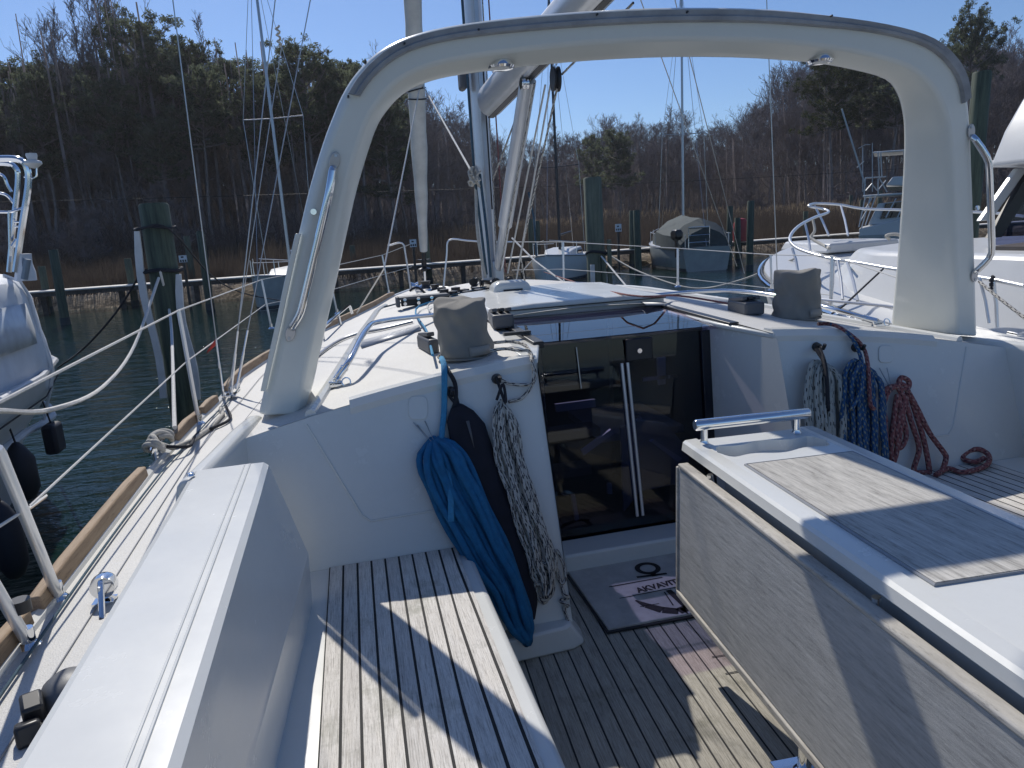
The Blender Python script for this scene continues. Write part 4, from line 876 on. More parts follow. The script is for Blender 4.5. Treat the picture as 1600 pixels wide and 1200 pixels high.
m = MB(); a = bp(652, 664, .004); b = bp(684, 702, .07); c = bp(664, 658, .004)
m.tube([a, b, c], .0022, 6); m.tube([bp(646, 660, .003), bp(672, 690, .03)], .0022, 6); tag(m.build('wire_hook', 'steel_wire', None), 'thin wire hanger holding the blue coil on the port bulkhead', 'hook')
rope('rope_tail', [roofz(690, 560, .04), bp(694, 575, .03), bp(694, 640, .02), bp(690, 700, .05), bp(703, 760, .11), bp(705, 815, .12)], .0125, 'rope_cyan', 'lighter blue rope hanging from the clutch down over the blue coil')
rope('rope_tail', [roofz(694, 568, .03), bp(702, 582, .03), bp(711, 600, .03), bp(712, 625, .03), bp(708, 640, .02)], .009, 'rope_black', 'black rope with grey stripes curving down from the winch to the bag')
coil('rope_coil', [bp(782, 625, .02), bp(786, 660, .03), bp(797, 720, .04), bp(818, 790, .05), bp(838, 850, .05), bp(848, 890, .04), bp(850, 928, .02)], [.02, .055, .06, .055, .06, .055, .02], 8, .0075, 'rope_fleck', 'white rope with black flecks coiled long on the port pillar', GR, .05, 9, sag=2)
m = MB(); P = []
for i in range(70):
    t = i/69; a = t*2*pi*4.2; c = bp(848, 905, .03); P.append(c+Vector((.045*cos(a)*(1-.3*t), -.02*sin(a*1.7), .075*sin(a)-.02*t)))
m.tube(P, .0075, 6); tag(m.build('rope_bight', 'rope_fleck', None, smooth=60), 'loose loops at the foot of the white and black flecked coil', 'rope')
P = [bp(862, 870, .03), bp(872, 895, .02), bp(880, 925, .02)]+[bp(882+6*sin(i*1.2), 930+i*2.4, .02+.01*cos(i*1.2)) for i in range(9)]+[bp(886, 965, .01), bp(892, 990, .01), bp(899, 1002, .01)]
rope('rope_tail', P, .0075, 'rope_fleck', 'knotted flecked tail hanging to the cockpit floor by the pillar', k=3)
rope('rope_tail', [bp(884, 905, .03), bp(880, 880, .03), bp(868, 860, .03), bp(872, 900, .03), bp(878, 912, .03), bp(884, 905, .03)], .0065, 'rope_fleck', 'small open loop at the right of the flecked coil')
P = [roofz(766, 548, .03), roofz(790, 545, .03), roofz(812, 548, .03), off(roofz(826, 556, .0), 0, -.03, .02), bp(834, 580, .03), bp(829, 600, .03), bp(800, 600, .03), bp(782, 594, .05)]
rope('rope_tail', P, .0075, 'rope_fleck', 'flecked rope curving from the winch over the corner to the pillar hook')
rope('rope_tail', [roofz(766, 536, .03), roofz(800, 534, .02), roofz(822, 541, .02), bp(831, 562, .02), bp(836, 590, .03), bp(818, 620, .03), bp(795, 628, .04)], .0075, 'rope_fleck', 'second flecked rope looping off the corner above the white coil')
rope('rope_tail', [bp(776, 592, .05), bp(790, 630, .06), bp(786, 600, .06), bp(776, 625, .06)], .006, 'rope_black', 'black loop strapping the flecked coil to its hook')
# navy bag
bg_ = thing('rope_bag', bp(760, 760), 'long dark navy fabric bag hanging between the blue and flecked coils', 'bag')
m = MB(); rings = []
for (px, py, w, dd) in ((720, 632, .012, .02), (722, 640, .045, .03), (728, 660, .075, .04), (738, 700, .082, .045), (755, 750, .085, .045), (776, 800, .085, .045), (796, 850, .08, .045), (812, 900, .065, .04), (822, 940, .045, .03), (828, 965, .02, .02)):
    c = bp(px, py, .03); rings.append([c+Vector((w*cos(a)*1.0, dd*sin(a), -w*cos(a)*.18)) for a in [2*pi*j/20 for j in range(20)]])
m.loft(rings); m.build('bag_body', 'navy_fabric', bg_, smooth=70)
m = MB(); m.loft([[bp(728, 658, .078), bp(733, 657, .078)], [bp(741, 700, .085), bp(737, 676, .085)]], closed=False); m.build('bag_slit', 'grey_plastic', bg_, solid=.002)
m = MB(); m.tube(cr([bp(710, 612, .02), bp(701, 606, .02), bp(702, 618, .03), bp(716, 634, .03), bp(712, 616, .02)], 4, True), .006, 6, closed=True); m.build('bag_strap', 'rope_black', bg_)
# starboard coils
coil('rope_coil', [bp(1284, 566, .02), bp(1285, 590, .04), bp(1286, 640, .05), bp(1288, 690, .05), bp(1290, 730, .04)], [.06, .11, .115, .11, .09], 11, .0105, 'rope_grey_fleck', 'grey white flecked coil hanging left of the blue one to starboard', GR, .05, 14)
m = MB(); m.tube(cr([bp(1275, 545, .05), bp(1290, 575, .09), bp(1294, 640, .10), bp(1290, 575, .10), bp(1281, 545, .05)], 4), .009, 6); tag(m.build('coil_strap', 'rope_black', None), 'black strap holding the grey flecked coil to starboard', 'strap')
coil('rope_coil', [bp(1343, 566, .02), bp(1343, 590, .04), bp(1344, 650, .05), bp(1347, 710, .05), bp(1350, 760, .04)], [.06, .115, .125, .12, .09], 14, .010, 'rope_blue_fleck', 'dark blue coil with yellow green flecks hanging to starboard', GR, .06, 21)
for k, lb in ((0, 'upper'), (9, 'lower')):
    rope('rope_tail', [roofz(1278, 506, .03), roofz(1300, 507, .03), bp(1322, 518, .03), bp(1338+k, 540, .04), bp(1347+k, 570, .08), bp(1345+k*1.6, 610+k*2, .12), bp(1330+k*4, 640, .12)], .009, 'rope_blue_fleck' if k == 0 else 'rope_red_fleck', ('blue flecked rope curving from the starboard winch down onto the blue coil' if k == 0 else 'red flecked rope curving from the starboard winch beside the blue coil'))
# red coil: a few fat loops with a tail on the seat
def pxl(L, d=.04): return [bp(x, y, d) for x, y in L]
P = pxl([(1382, 720), (1384, 680), (1380, 640), (1388, 612), (1408, 600), (1418, 612), (1408, 640), (1400, 680), (1406, 700), (1416, 680), (1408, 640), (1402, 618), (1396, 660), (1392, 700), (1396, 722), (1404, 690), (1412, 640), (1420, 618), (1432, 650), (1444, 690), (1452, 735), (1446, 738), (1428, 735), (1436, 700), (1424, 660), (1414, 625), (1404, 606), (1408, 590), (1420, 596), (1416, 608), (1392, 604), (1378, 620), (1384, 660)])
rope('rope_coil', P, .0115, 'rope_red_fleck', 'dull red flecked rope gathered in loops on the starboard bulkhead', 'rope coil', GR, k=5, n=8)
P = pxl([(1418, 610), (1434, 640), (1452, 676), (1474, 706), (1478, 716)], .05)+[atz(1472, 735, .44), atz(1462, 742, .435), atz(1482, 732, .44), atz(1505, 738, .435), atz(1540, 728, .44), atz(1545, 712, .46), atz(1530, 702, .48), atz(1512, 706, .47), atz(1504, 716, .45), atz(1522, 722, .44), atz(1538, 716, .45)]
rope('rope_tail', P, .0115, 'rope_red_fleck', 'dull red rope end lying curled on the starboard seat', 'rope', None, k=5, n=8)
m = MB(); m.tube([bp(1374, 575, .01), bp(1394, 612, .06), bp(1386, 575, .01)], .0022, 6); tag(m.build('wire_hook', 'steel_wire', None), 'thin wire hanger holding the red rope on the starboard bulkhead', 'hook')
# ------------------------------------------------------------------ door mat with anchor and name
mt = thing('door_mat', (1.25, 2.66, 0), 'pale grey door mat with black anchor and name before the companionway', 'mat')
mq = [(.905, 2.415), (1.78, 2.40), (1.78, 2.93), (.905, 2.93)]
m = MB(); m.prism([(x, y, .006) for x, y in mq], (0, 0, .014)); m.build('mat_pad', 'mat_fabric', mt, bevel=.004)
m = MB(); m.prism([(x+.01*(1 if x < 1 else -1)*-1, y-.012, .003) for x, y in mq], (0, 0, .008)); m.build('mat_backing', 'black_plastic', mt)
z = .0215
def flat(poly): m_ = MB(); m_.add([(x, y, z) for x, y in poly], [tuple(range(len(poly)))]); return m_
ax, ay = 1.335, 0
# anchor drawn from flat pieces
def on(px, py): p = atz(px, py, .021); return (p.x, p.y)
m = MB()
def ringp(c, r0, r1, ry, a0=0, a1=2*pi, n=32):
    vs = []; 
    for i in range(n+1):
        a = a0+(a1-a0)*i/n; vs += [(c[0]+r0*cos(a), c[1]+r0*ry*sin(a), z), (c[0]+r1*cos(a), c[1]+r1*ry*sin(a), z)]
    m.add(vs, [(2*i, 2*i+1, 2*i+3, 2*i+2) for i in range(n)])
cA = on(1012, 888); ringp(cA, .036, .060, 1)
cx_ = 1.30; cy0 = cA[1]-.05
def bar(a, b, w0, w1):
    a = Vector((a[0], a[1], 0)); b = Vector((b[0], b[1], 0)); d_ = (b-a).normalized(); nn_ = Vector((-d_.y, d_.x, 0))
    m.add([(p.x, p.y, z) for p in (a+nn_*w0, a-nn_*w0, b-nn_*w1, b+nn_*w1)], [(0, 1, 2, 3)])
bar((cA[0], cy0), (cA[0], cy0-.03), .012, .014); bar(on(995, 902), on(1042, 896), .008, .008)
bar(on(952, 917), on(1035, 902), .0035, .0035); bar(on(968, 935), on(1075, 914), .0025, .0025)
bar(on(1044, 922), on(1076, 950), .013, .018); bar(on(1038, 925), on(1052, 946), .003, .003)
P = [on(993, 938), on(1010, 946), on(1035, 953), on(1060, 955), on(1078, 948), on(1084, 945)]; W_ = [.004, .018, .024, .022, .022, .006]
for i in range(5): bar(P[i], P[i+1], W_[i], W_[i+1])
bar(on(1000, 948), on(1030, 943), .002, .002); bar(on(1065, 950), on(1076, 960), .012, .002)
m.build('anchor_emblem', 'ink', mt, smooth=0, recalc=False)
fc = bpy.data.curves.new('AKVAVIT', 'FONT'); fc.body = 'AKVAVIT'; fc.size = .082; fc.space_character = 1.0; fc.offset = .0030; fc.extrude = .0003
fo = bpy.data.objects.new('name_text', fc); COL.objects.link(fo)
bpy.context.view_layer.update(); me = bpy.data.meshes.new_from_object(fo.evaluated_get(bpy.context.evaluated_depsgraph_get())); bpy.data.objects.remove(fo)
a = on(998, 926); b = on(1062, 911); w_ = max(v.co.x for v in me.vertices); L_ = sqrt((b[0]-a[0])**2+(b[1]-a[1])**2); sc_ = L_/w_
rz_ = atan2(b[1]-a[1], b[0]-a[0])
mm = Matrix.Translation((a[0], a[1], z)) @ Matrix.Rotation(rz_, 4, 'Z') @ Matrix.Diagonal((sc_, sc_*1.15, 1, 1))
me.transform(Matrix.Translation(-Vector((1.25, 2.66, 0))) @ mm); to = bpy.data.objects.new('name_lettering', me); COL.objects.link(to); to.parent = mt; me.materials.append(M['ink'])
# ================================================================== piles, dock, moored boats
def pile(px, pt, pb, d=.3, y=None, mat='piling_wood', label=None, group='pilings along the dock', nm='piling'):
    b = atz(px, pb, WZ) if y is None else Vector(aty(px, pb, y)); yy = b.y; t = aty(px if y else px, pt, yy); zt2 = t.z
    xb = b.x if y is None else t.x
    m = MB(); rr = random.Random(int(px)); tilt = (rr.random()-.5)*.04
    rings = []
    for k, z_ in enumerate([WZ-1.5, WZ, WZ+.3, (WZ+zt2)/2, zt2-.02, zt2]):
        r = d/2*(1.06-.03*k)*(1 if k < 5 else .93); q = (z_-WZ)*tilt
        rings.append([Vector((r*cos(2*pi*j/18)*(1+.03*sin(j*3+k)), r*sin(2*pi*j/18), z_-WZ))+Vector((q, 0, 0)) for j in range(18)])
    m.loft(rings); m.v = [(a_+xb, b_+yy, c_+WZ) for a_, b_, c_ in m.v]
    root = thing(nm, (xb, yy, WZ), label or 'dark green stained wooden piling standing in the water by the dock', 'piling', group)
    m.build('post', mat, root, smooth=40)
    m = MB(); m.lathe((xb, yy, WZ-.3), [(.001, 0), (d/2*1.1, 0), (d/2*1.09, .55), (d/2*.9, .56), (.001, .56)], 16); m.build('wet_band', 'antifoul', root)
    return root, Vector((xb, yy, zt2))
PL = [(78, 415, 488, 'short dark piling left of the taller one near the wrapped boat'), (103, 389, 507, 'thick dark piling in the water near the wrapped boat'), (212, 403, 478, 'dark piling left of the tall near piling with rub strips'), (306, 368, 465, 'left of two dark pilings beside the far blue sailboat'), (329, 360, 484, 'right of two dark pilings beside the far blue sailboat'), (536, 396, 446, 'thin short piling seen just inside the arch leg'), (556, 383, 444, 'dark piling right of the thin short one inside the arch leg'), (672, 352, 442, 'dark piling just right of the furled headsail'), (832, 342, 424, 'left piling of the pair left of the white sailboat'), (842, 345, 420, 'right piling of the pair left of the white sailboat'), (998, 328, 432, 'tall dark piling between the two sailboats, front of a pair'), (988, 329, 420, 'dark piling between the two sailboats, rear of a pair'), (1139, 322, 414, 'dark piling just right of the tarp covered sailboat'), (1153, 340, 412, 'shorter dark piling beside the red dock box'), (1171, 314, 423, 'tall dark piling right of the red dock box'), (1258, 330, 392, 'dark piling behind the bow rail of the right motor yacht'), (1328, 305, 372, 'tall dark piling behind the motor yacht foredeck'), (1371, 298, 380, 'tall dark piling in front of the sport fishing boat'), (1345, 312, 378, 'far dark piling left of the sport fishing boat')]
for px, a_, b_, lb in PL: pile(px, a_, b_, .30, label=lb)
root, tp = pile(236, 318, 690, .265, y=7.2, mat='piling_wood', label='tall green near piling with pale rub strips and lines tied round it', group='mooring pilings close by')
def np_(dx, dy, z_, k=1): return Vector((tp.x+dx, 7.2+dy, z_))
for dx, z0, z1, mt_ in ((-.14, .25, 1.78, 'pale_plastic'), (.145, .2, 1.38, 'pale_plastic')):
    m = MB(); rg = []
    for i in range(9):
        t = i/8; zz = z0+(z1-z0)*t; w = .032*(1 if t < .9 else .7); e = .02*sin(t*7)
        rg.append([np_(dx-w+e, -.13, zz), np_(dx+w+e, -.13, zz), np_(dx+w+e, -.10, zz), np_(dx-w+e, -.10, zz)])
    m.loft(rg); m.build('rub_strip', mt_, root, bevel=.004)
rope('piling_lashing', [np_(.17*cos(a), .17*sin(a), 1.42+.01*sin(3*a)) for a in [2*pi*i/16 for i in range(17)]], .018, 'rope_black', 'dark rope lashed round the near piling at the lower tie', k=1)
rope('piling_lashing', [np_(.17*cos(a), .17*sin(a), 1.80+.01*sin(3*a)) for a in [2*pi*i/16 for i in range(17)]], .012, 'rope_black', 'dark rope lashed round the near piling at the upper tie', k=1)
rope('mooring_line', [np_(.02, -.17, 1.43), np_(.07, -.3, 1.0), Vector((-.93, 4.05, .66))], .012, 'rope_pale', 'white mooring line from the near piling down to the port cleat')
rope('mooring_line', [np_(-.17, 0, 1.42), aty(180, 490, 7.3), aty(130, 545, 7.6), atz(90, 575, .35)], .010, 'rope_black', 'black mooring line sagging from the near piling to the wrapped boat')
rope('mooring_line', [aty(-5, 642, 3.0), aty(80, 640, 3.6), aty(160, 605, 4.8), aty(210, 540, 6.2), np_(.0, -.17, 1.36)], .012, 'rope_pale', 'pale mooring line drooping in a long curve from the near piling to port')
rope('mooring_line', [np_(-.1, -.16, 1.80), np_(.15, -.16, 1.78), aty(330, 430, 9), aty(380, 458, 11), aty(440, 470, 15)], .009, 'rope_black', 'black line from the top of the near piling towards the far sailboat')
root2, tp2 = pile(929, 277, 560, .30, y=10.8, mat='piling_pale', label='broad weathered grey green piling just beyond the bow rail', group='mooring pilings close by')
for dx, z0, z1 in ((-.15, .1, .98), (.04, .3, 1.1), (.14, .2, 1.35)):
    m = MB(); m.box((tp2.x+dx, 10.63, (z0+z1)/2), (.07, .03, z1-z0)); m.build('rub_strip', 'pale_plastic' if dx < 0 else 'piling_pale', root2, bevel=.008)
rope('piling_lashing', [Vector((tp2.x+.17*cos(a), 10.8+.17*sin(a), 1.16+.02*sin(2*a))) for a in [2*pi*i/14 for i in range(15)]], .022, 'rope_black', 'dark rope wound round the broad piling beyond the bow rail', k=1)
rope('mooring_line', [Vector((tp2.x+.15, 10.75, 1.12)), aty(1000, 425, 10), aty(1080, 450, 9), aty(1150, 440, 8.4), aty(1240, 405, 7.6)], .013, 'rope_white', 'grey mooring line sagging from the broad piling to the motor yacht')
rope('mooring_line', [Vector((tp2.x, 10.62, 1.1)), aty(985, 455, 8.8)], .013, 'rope_pale', 'pale mooring line from the broad piling down to the starboard deck', k=1)
root3, tp3 = pile(1531, 112, 560, .22, y=7.6, mat='piling_wood', label='tall dark piling standing behind the starboard arch leg', group='mooring pilings close by')
# lines near the bow
rope('bow_mooring_line', [aty(800, 372, 9.8), aty(836, 408, 9.2), aty(895, 452, 8.2)], .012, 'rope_pale', 'thick pale line slanting from the pulpit down to the starboard deck', k=1)
rope('bow_mooring_line', [aty(826, 300, 10), aty(834, 340, 10), aty(838, 400, 10)], .014, 'rope_teal', 'dark blue line hanging from above beside the bow piling', k=1)
rope('bow_bridle', [aty(838, 400, 10), aty(815, 425, 9.6)], .01, 'rope_white', 'short bridle rope at the lower end of the dark blue line', k=1)
# dock
DYl, DYr = 33.2, 34.4
A_ = aty(-20, 461, 33.2); B_ = aty(1245, 371, 34.2)
m = MB(); a0 = Vector((-40, 33.2, .18)); b0 = Vector((70, 34.6, .20))
m.prism([a0, b0, b0+Vector((0, 1.3, 0)), a0+Vector((0, 1.3, 0))], (0, 0, .05)); dk = thing('dock', (0, 33.5, -.75), 'long low wooden dock with pale sunlit planks along the far shore', 'dock'); m.build('dock_planks', 'dock_wood', dk)
m = MB(); m.prism([a0+Vector((0, .05, -.02)), b0+Vector((0, .05, -.02)), b0+Vector((0, .1, -.02)), a0+Vector((0, .1, -.02))], (0, 0, -.16)); m.build('dock_beam', 'dock_dark', dk)
for i in range(36):
    x = -39+i*3.0; m = MB(); m.box((x, 33.6+.0127*(x+40), -.4), (.2, .2, 1.2)); m.build('dock_post', 'dock_dark', dk)
# rocks and driftwood on the bank
for i in range(60):
    x = R.uniform(-30, 36); y = 34.5+R.random()*.9; s_ = R.uniform(.12, .42); m = MB(); rr = [[Vector((x+s_*cos(a)*r_*(1+.3*R.random()), y+.6*s_*sin(a)*r_, bank_h(x, y)+z_*s_*.5+.05)) for a in [2*pi*j/8 for j in range(8)]] for r_, z_ in ((.8, -.3), (1, .2), (.8, .7), (.3, 1))]
    m.loft(rr); tag(m.build('rock', 'mud_bank', None, smooth=20), 'tan rock on the muddy bank under the dock', 'rock', 'rocks along the bank')
for i in range(26):
    x = R.uniform(-28, 26); y = 34.5+R.random()*.6; L_ = R.uniform(.6, 1.8); a = R.uniform(-.6, .6); m = MB(); z_ = bank_h(x, y)+.12
    m.tube([(x, y, z_), (x+L_*.5*cos(a), y+.2*sin(a), z_+.1+.15*R.random()), (x+L_*cos(a), y+.4*sin(a), z_+.05*R.random())], [.05, .04, .015], 6); tag(m.build('driftwood', 'trunk_pale', None), 'pale driftwood branch on the muddy bank under the dock', 'driftwood', 'driftwood along the bank')
# signs
def sign(px, pt, py0, py1, w, lb, yb=None):
    y = yb; p0 = aty(px, py0, y); p1 = aty(px, py1, y); r_ = thing('sign_post', (p0.x, y, -.6), lb, 'sign', 'small white signs by the dock')
    m = MB(); m.box((p0.x, y+.06, (p0.z-.9)/2), (.10, .10, p0.z+.9)); m.build('post', 'dock_dark', r_)
    m = MB(); m.box((p0.x, y, (p0.z+p1.z)/2), (w, .02, abs(p0.z-p1.z))); b = m.build('sign_board', 'sign_white', r_)
    zc = (p0.z+p1.z)/2; m = MB(); m.box((p0.x-.02, y-.013, zc+.07), (.10, .003, .06)); 
    for i in range(3): m.box((p0.x-.09+.09*i, y-.013, zc-.08), (.06, .003, .09))
    m.build('sign_marks', 'mark_black', b)
sign(966, 335, 350, 362, .30, 'small white sign on a post between the two far sailboats', 31.5); sign(285, 400, 399, 410, .30, 'small white sign on a post right of the near piling', 31.5); sign(645, 372, 374, 386, .28, 'small white sign on a post left of the furled headsail foot', 31.0)
# red dock box
c = aty(1161, 362, 33.6); r_ = thing('dock_cart', (c.x, 33.8, .25), 'red rounded cover standing on the dock between two pilings', 'dock cart')
m = MB(); m.lathe((c.x, 33.8, .25), [(.001, 0), (.42, 0), (.45, .5), (.40, .95), (.25, 1.15), (.001, 1.2)], 18, sy=.6); m.build('cart_cover', 'red_plastic', r_); m = MB(); m.cyl((c.x-.3, 33.5, .28), (c.x-.3, 33.45, .28), .1); m.build('wheel', 'black_plastic', r_)
# ------------------------------------------------------------------ sailboats
def hullshape(L, B, F, tr=.75, n=18, bowrise=.25):
    rings = []
    for i in range(n+1):
        t = i/n; y = L*t; b = B/2*(tr+(1-tr)*sin(min(1, t*1.6)*pi/2))*(1 if t < .5 else max(.02, cos((t-.5)*pi)**.75)); f = F*(1+bowrise*t*t)
        rings.append([Vector(p) for p in ((-b, y, f), (-b*1.02, y, f*.75), (-b*.9, y, .05), (-b*.6, y, -.25), (0, y, -.4), (b*.6, y, -.25), (b*.9, y, .05), (b*1.02, y, f*.75), (b, y, f), (0, y, f+.03))])
    return rings
def place(o, x, y, rz): o.location = (x, y, WZ); o.rotation_euler = (0, 0, rz)
def sailboat(nm, x, y, rz, L, B, F, hull, deck, mh, mastmat, label, cabin=True, tarp=False, rake=0, spr=1.1, sprz=.55, mdist=.52):
    r_ = thing(nm, (0, 0, 0), label, 'sailboat', 'sailboats moored across the water')
    m = MB(); rg = hullshape(L, B, F); m.loft(rg); m.build('hull', hull, r_, smooth=50)
    m = MB(); m.loft([[Vector((p.x*.99, p.y, p.z+.02)) for p in (q[0], q[9], q[8])] for q in rg], closed=False); m.build('deck', deck, r_, smooth=30)
    m = MB(); m.loft([[Vector((p.x*1.01, p.y, .02+.0*k)) for k, p in enumerate((q[2], q[3]))] for q in rg], closed=False)
    m = MB(); m.tube([(q[0].x*1.01, q[0].y, q[0].z) for q in rg], .035, 6); m.tube([(q[8].x*1.01, q[8].y, q[8].z) for q in rg], .035, 6); m.build('rub_rail', 'alu', r_)
    m = MB(); m.loft([[Vector((p.x*1.03, p.y, z_)) for p, z_ in ((q[2], .14), (q[2], .02))] for q in rg], closed=False); m.loft([[Vector((p.x*1.03, p.y, z_)) for p, z_ in ((q[6], .14), (q[6], .02))] for q in rg], closed=False); m.build('boot_stripe', 'antifoul', r_)
    if cabin:
        m = MB(); w = B*.32; m.loft([[Vector((s*(w if yy < L*.6 else w*.6), yy, F+z_)) for s, z_ in ((-1, 0), (-.85, h), (.85, h), (1, 0))] for yy, h in ((L*.28, .42), (L*.55, .38), (L*.72, .12))]); cb = m.build('cabin', deck, r_, bevel=.04)
        for s in (-1, 1):
            m = MB(); m.box((s*w*.955, L*.42, F+.22), (.03, L*.16, .13)); m.build('cabin_window', 'window_dark', cb)
    md = L*mdist; m = MB(); top = Vector((0, md+rake, F+mh)); m.tube([(0, md, F+.1), top], [.065, .05], 10); ms = m.build('mast', mastmat, r_)
    m = MB(); zs = F+mh*sprz; m.tube([(-spr, md-.1, zs+.05), (0, md+rake*sprz, zs), (spr, md-.1, zs+.05)], .022, 6); m.build('spreader', mastmat, ms)
    m = MB(); m.tube([(0, md-.1, F+1.0), (0, L*.1, F+1.1)], .05, 8); m.build('boom', mastmat, r_)
    for a, b in (((-B*.46, md, F), (-spr, md-.1, zs+.05)), ((-spr, md-.1, zs+.05), top), ((B*.46, md, F), (spr, md-.1, zs+.05)), ((spr, md-.1, zs+.05), top), ((0, L*.98, F*1.2), top), ((0, .05, F), top)):
        m = MB(); m.tube([a, b], .011, 4); m.build('stay', 'steel_wire', ms)
    for s in (-1, 1):
        m = MB(); m.tube([(s*B*.40, .1, F+.55), (s*B*.46, L*.3, F+.6), (s*B*.40, L*.7, F+.68), (s*.12, L*.97, F+.85)], .014, 6); m.build('lifeline', 'rail_steel', r_)
        for t in (.02, .3, .55, .75, .9):
            q = rg[int(t*18)][8]; m = MB(); m.cyl((s*q.x*.95, q.y, q.z), (s*q.x*.95, q.y, q.z+.6), .016, 6); m.build('stanchion', 'rail_steel', r_)
    place(r_, x, y, rz); return r_
b = sailboat('moored_sailboat', 0, 0, 0, 5.6, 2.1, 1.0, 'hull_grey', 'boat_white', 12, 'alu', 'pale grey blue sailboat with rails and deck gear seen left of the arch leg', spr=1.2, sprz=.5, mdist=.45)
q = aty(376, 470, 27.5); b.location = (q.x+2.6, 32.3, WZ); b.rotation_euler.z = radians(160)
b = sailboat('moored_sailboat', 0, 0, 0, 6.6, 2.5, .95, 'boat_white', 'boat_white', 11, 'black_plastic', 'white sailboat with slim black mast moored before the reeds', spr=1.0, sprz=.36, mdist=.55)
q = aty(862, 420, 29.5); b.location = (q.x+2.75, 29.5+5.0, WZ); b.rotation_euler.z = radians(151)
b = sailboat('moored_sailboat', 0, 0, 0, 7.6, 2.75, 1.05, 'hull_grey', 'boat_white', 11.5, 'alu', 'sailboat under a grey green tarp tent with outboard motor on its stern', cabin=False, spr=1.0, sprz=.45, mdist=.45)
b.location = (16.1, 29.0, WZ); b.rotation_euler.z = radians(-10)
r_ = thing('boat_tarp', (0, 0, 0), 'grey green tarp tent stretched over the sailboat with the outboard', 'tarp'); m = MB(); rg = []
for yy, w, h, e in ((.15, 1.15, 1.55, .45), (.9, 1.32, 1.95, .35), (2.2, 1.36, 2.0, .3), (3.6, 1.3, 2.15, .3), (5, 1.1, 1.9, .3), (6.4, .6, 1.4, .4)):
    rg.append([Vector(p) for p in ((-w, yy, 1.0), (-w*1.0, yy, h-.35), (-w*.55, yy, h+.12), (0, yy, h+.38), (w*.55, yy, h+.12), (w*1.0, yy, h-.35), (w, yy, 1.0))])
m.loft(rg, closed=True); m.build('tarp_sheet', 'tarp_green', r_, smooth=25); r_.location = (16.1, 29.0, WZ); r_.rotation_euler.z = radians(-10)
def outboard(x, y, z, lb):
    r_ = thing('outboard_motor', (x, y, z), lb, 'outboard'); m = MB(); m.loft([[Vector((x+sx*w, y+sy*d, z+h)) for sx, sy in ((-1, -1), (1, -1), (1, 1), (-1, 1))] for w, d, h in ((.10, .16, .0), (.17, .26, .12), (.18, .27, .32), (.12, .2, .46))]); m.build('cowling', 'outboard', r_, bevel=.04)
    m = MB(); m.box((x, y+.02, z-.35), (.09, .16, .75)); m.box((x, y-.1, z-.7), (.03, .3, .04)); m.build('leg', 'outboard', r_); m = MB(); m.tube([(x, y+.1, z+.1), (x, y+.5, z+.25)], .02, 6); m.build('tiller', 'outboard', r_)
p = aty(1059, 372, 28.6); outboard(p.x, 28.7, p.z-.1, 'black outboard motor on the stern of the tarp covered sailboat')
m = MB(); p = aty(1080, 375, 28.7); 
for q in range(3): m.tube([(p.x-.1, 28.75, .55+.3*q), (p.x+.9, 28.75, .55+.3*q)], .02, 6)
m.tube([(p.x-.1, 28.75, .3), (p.x-.1, 28.75, 1.2), (p.x+.9, 28.75, 1.2), (p.x+.9, 28.75, .3)], .025, 6); tag(m.build('boarding_ladder', 'chrome', None), 'folded steel ladder on the stern under the tarp', 'ladder')
# ------------------------------------------------------------------ wrapped boat to port
wb = thing('wrapped_motorboat', (-4.6, 5.5, WZ), 'pale motorboat under a white canvas enclosure moored to port', 'motorboat')
m = MB(); rg = []
for y_, xr, z_, xw in ((-1, -2.15, .60, -2.75), (2, -2.3, .60, -2.85), (5, -2.42, .60, -3.0), (7, -2.62, .57, -3.25), (8.3, -2.95, .54, -3.5), (9.2, -3.45, .56, -3.9), (9.8, -4.3, .6, -4.5)):
    cx = -5.0; rg.append([Vector((xr, y_, z_)), Vector((xr-.03, y_, z_-.22)), Vector((xw+.12, y_, -.2)), Vector((xw, y_, WZ-.2)), Vector((2*cx-xw, y_, WZ-.2)), Vector((2*cx-xr, y_, z_)), Vector((cx, y_, z_+.05))])
m.loft(rg); hl = m.build('hull', 'boat_white', wb, smooth=40)
m = MB(); m.tube([(q[0].x+.01, q[0].y, q[0].z) for q in rg], .03, 8); m.build('rub_rail', 'alu_white', hl)
m = MB(); m.tube([(q[0].x+.012, q[0].y, q[0].z-.17+.03*sin(i*2)) for i, q in enumerate([rg[0]]+rg[1:5])], .007, 5); tag(m.build('canvas_lacing', 'rope_black', None), 'dark lacing line along the side of the wrapped boat', 'rope')
EP = [aty(*p, 7.7) for p in ((82, 648), (91, 608), (93, 577), (90, 558), (80, 530), (70, 492), (60, 458), (47, 437), (22, 428), (-40, 420))]
def cpt(k, t): e = EP[k]; return Vector((e.x+.30*(1-t)**1.2-.0*k, 1.0+6.7*t, e.z+.02*(1-t)))
def wr(k, t): return Vector((.022*sin(t*31+k*1.7)*sin(k*.9+1)+.012*sin(t*67+k*3.1), 0, .010*sin(t*43+k*2)))
m = MB(); rings = []
for i in range(41):
    t = i/40; row = [cpt(k, t)+wr(k, t)*(k > 0) for k in range(10)]
    rings.append(row+[Vector((-6.4, row[-1].y, row[-1].z+.05)), Vector((-6.9, row[-1].y, .5))])
m.loft(rings); cv = m.build('canvas_enclosure', 'canvas_white', wb, smooth=50, sub=1)
for t0, t1 in ((.08, .36), (.42, .68), (.74, .93)):
    m = MB(); rg2 = []
    for i in range(9):
        t = t0+(t1-t0)*i/8; rg2.append([cpt(4, t)+Vector((.03, 0, .02)), cpt(5, t).lerp(cpt(4, t), .4)+wr(5, t)+Vector((.03, 0, 0)), cpt(6, t).lerp(cpt(5, t), .3)+Vector((.03, 0, 0))])
    m.loft(rg2, closed=False); m.build('vinyl_window', 'clear_vinyl', cv, solid=.01)
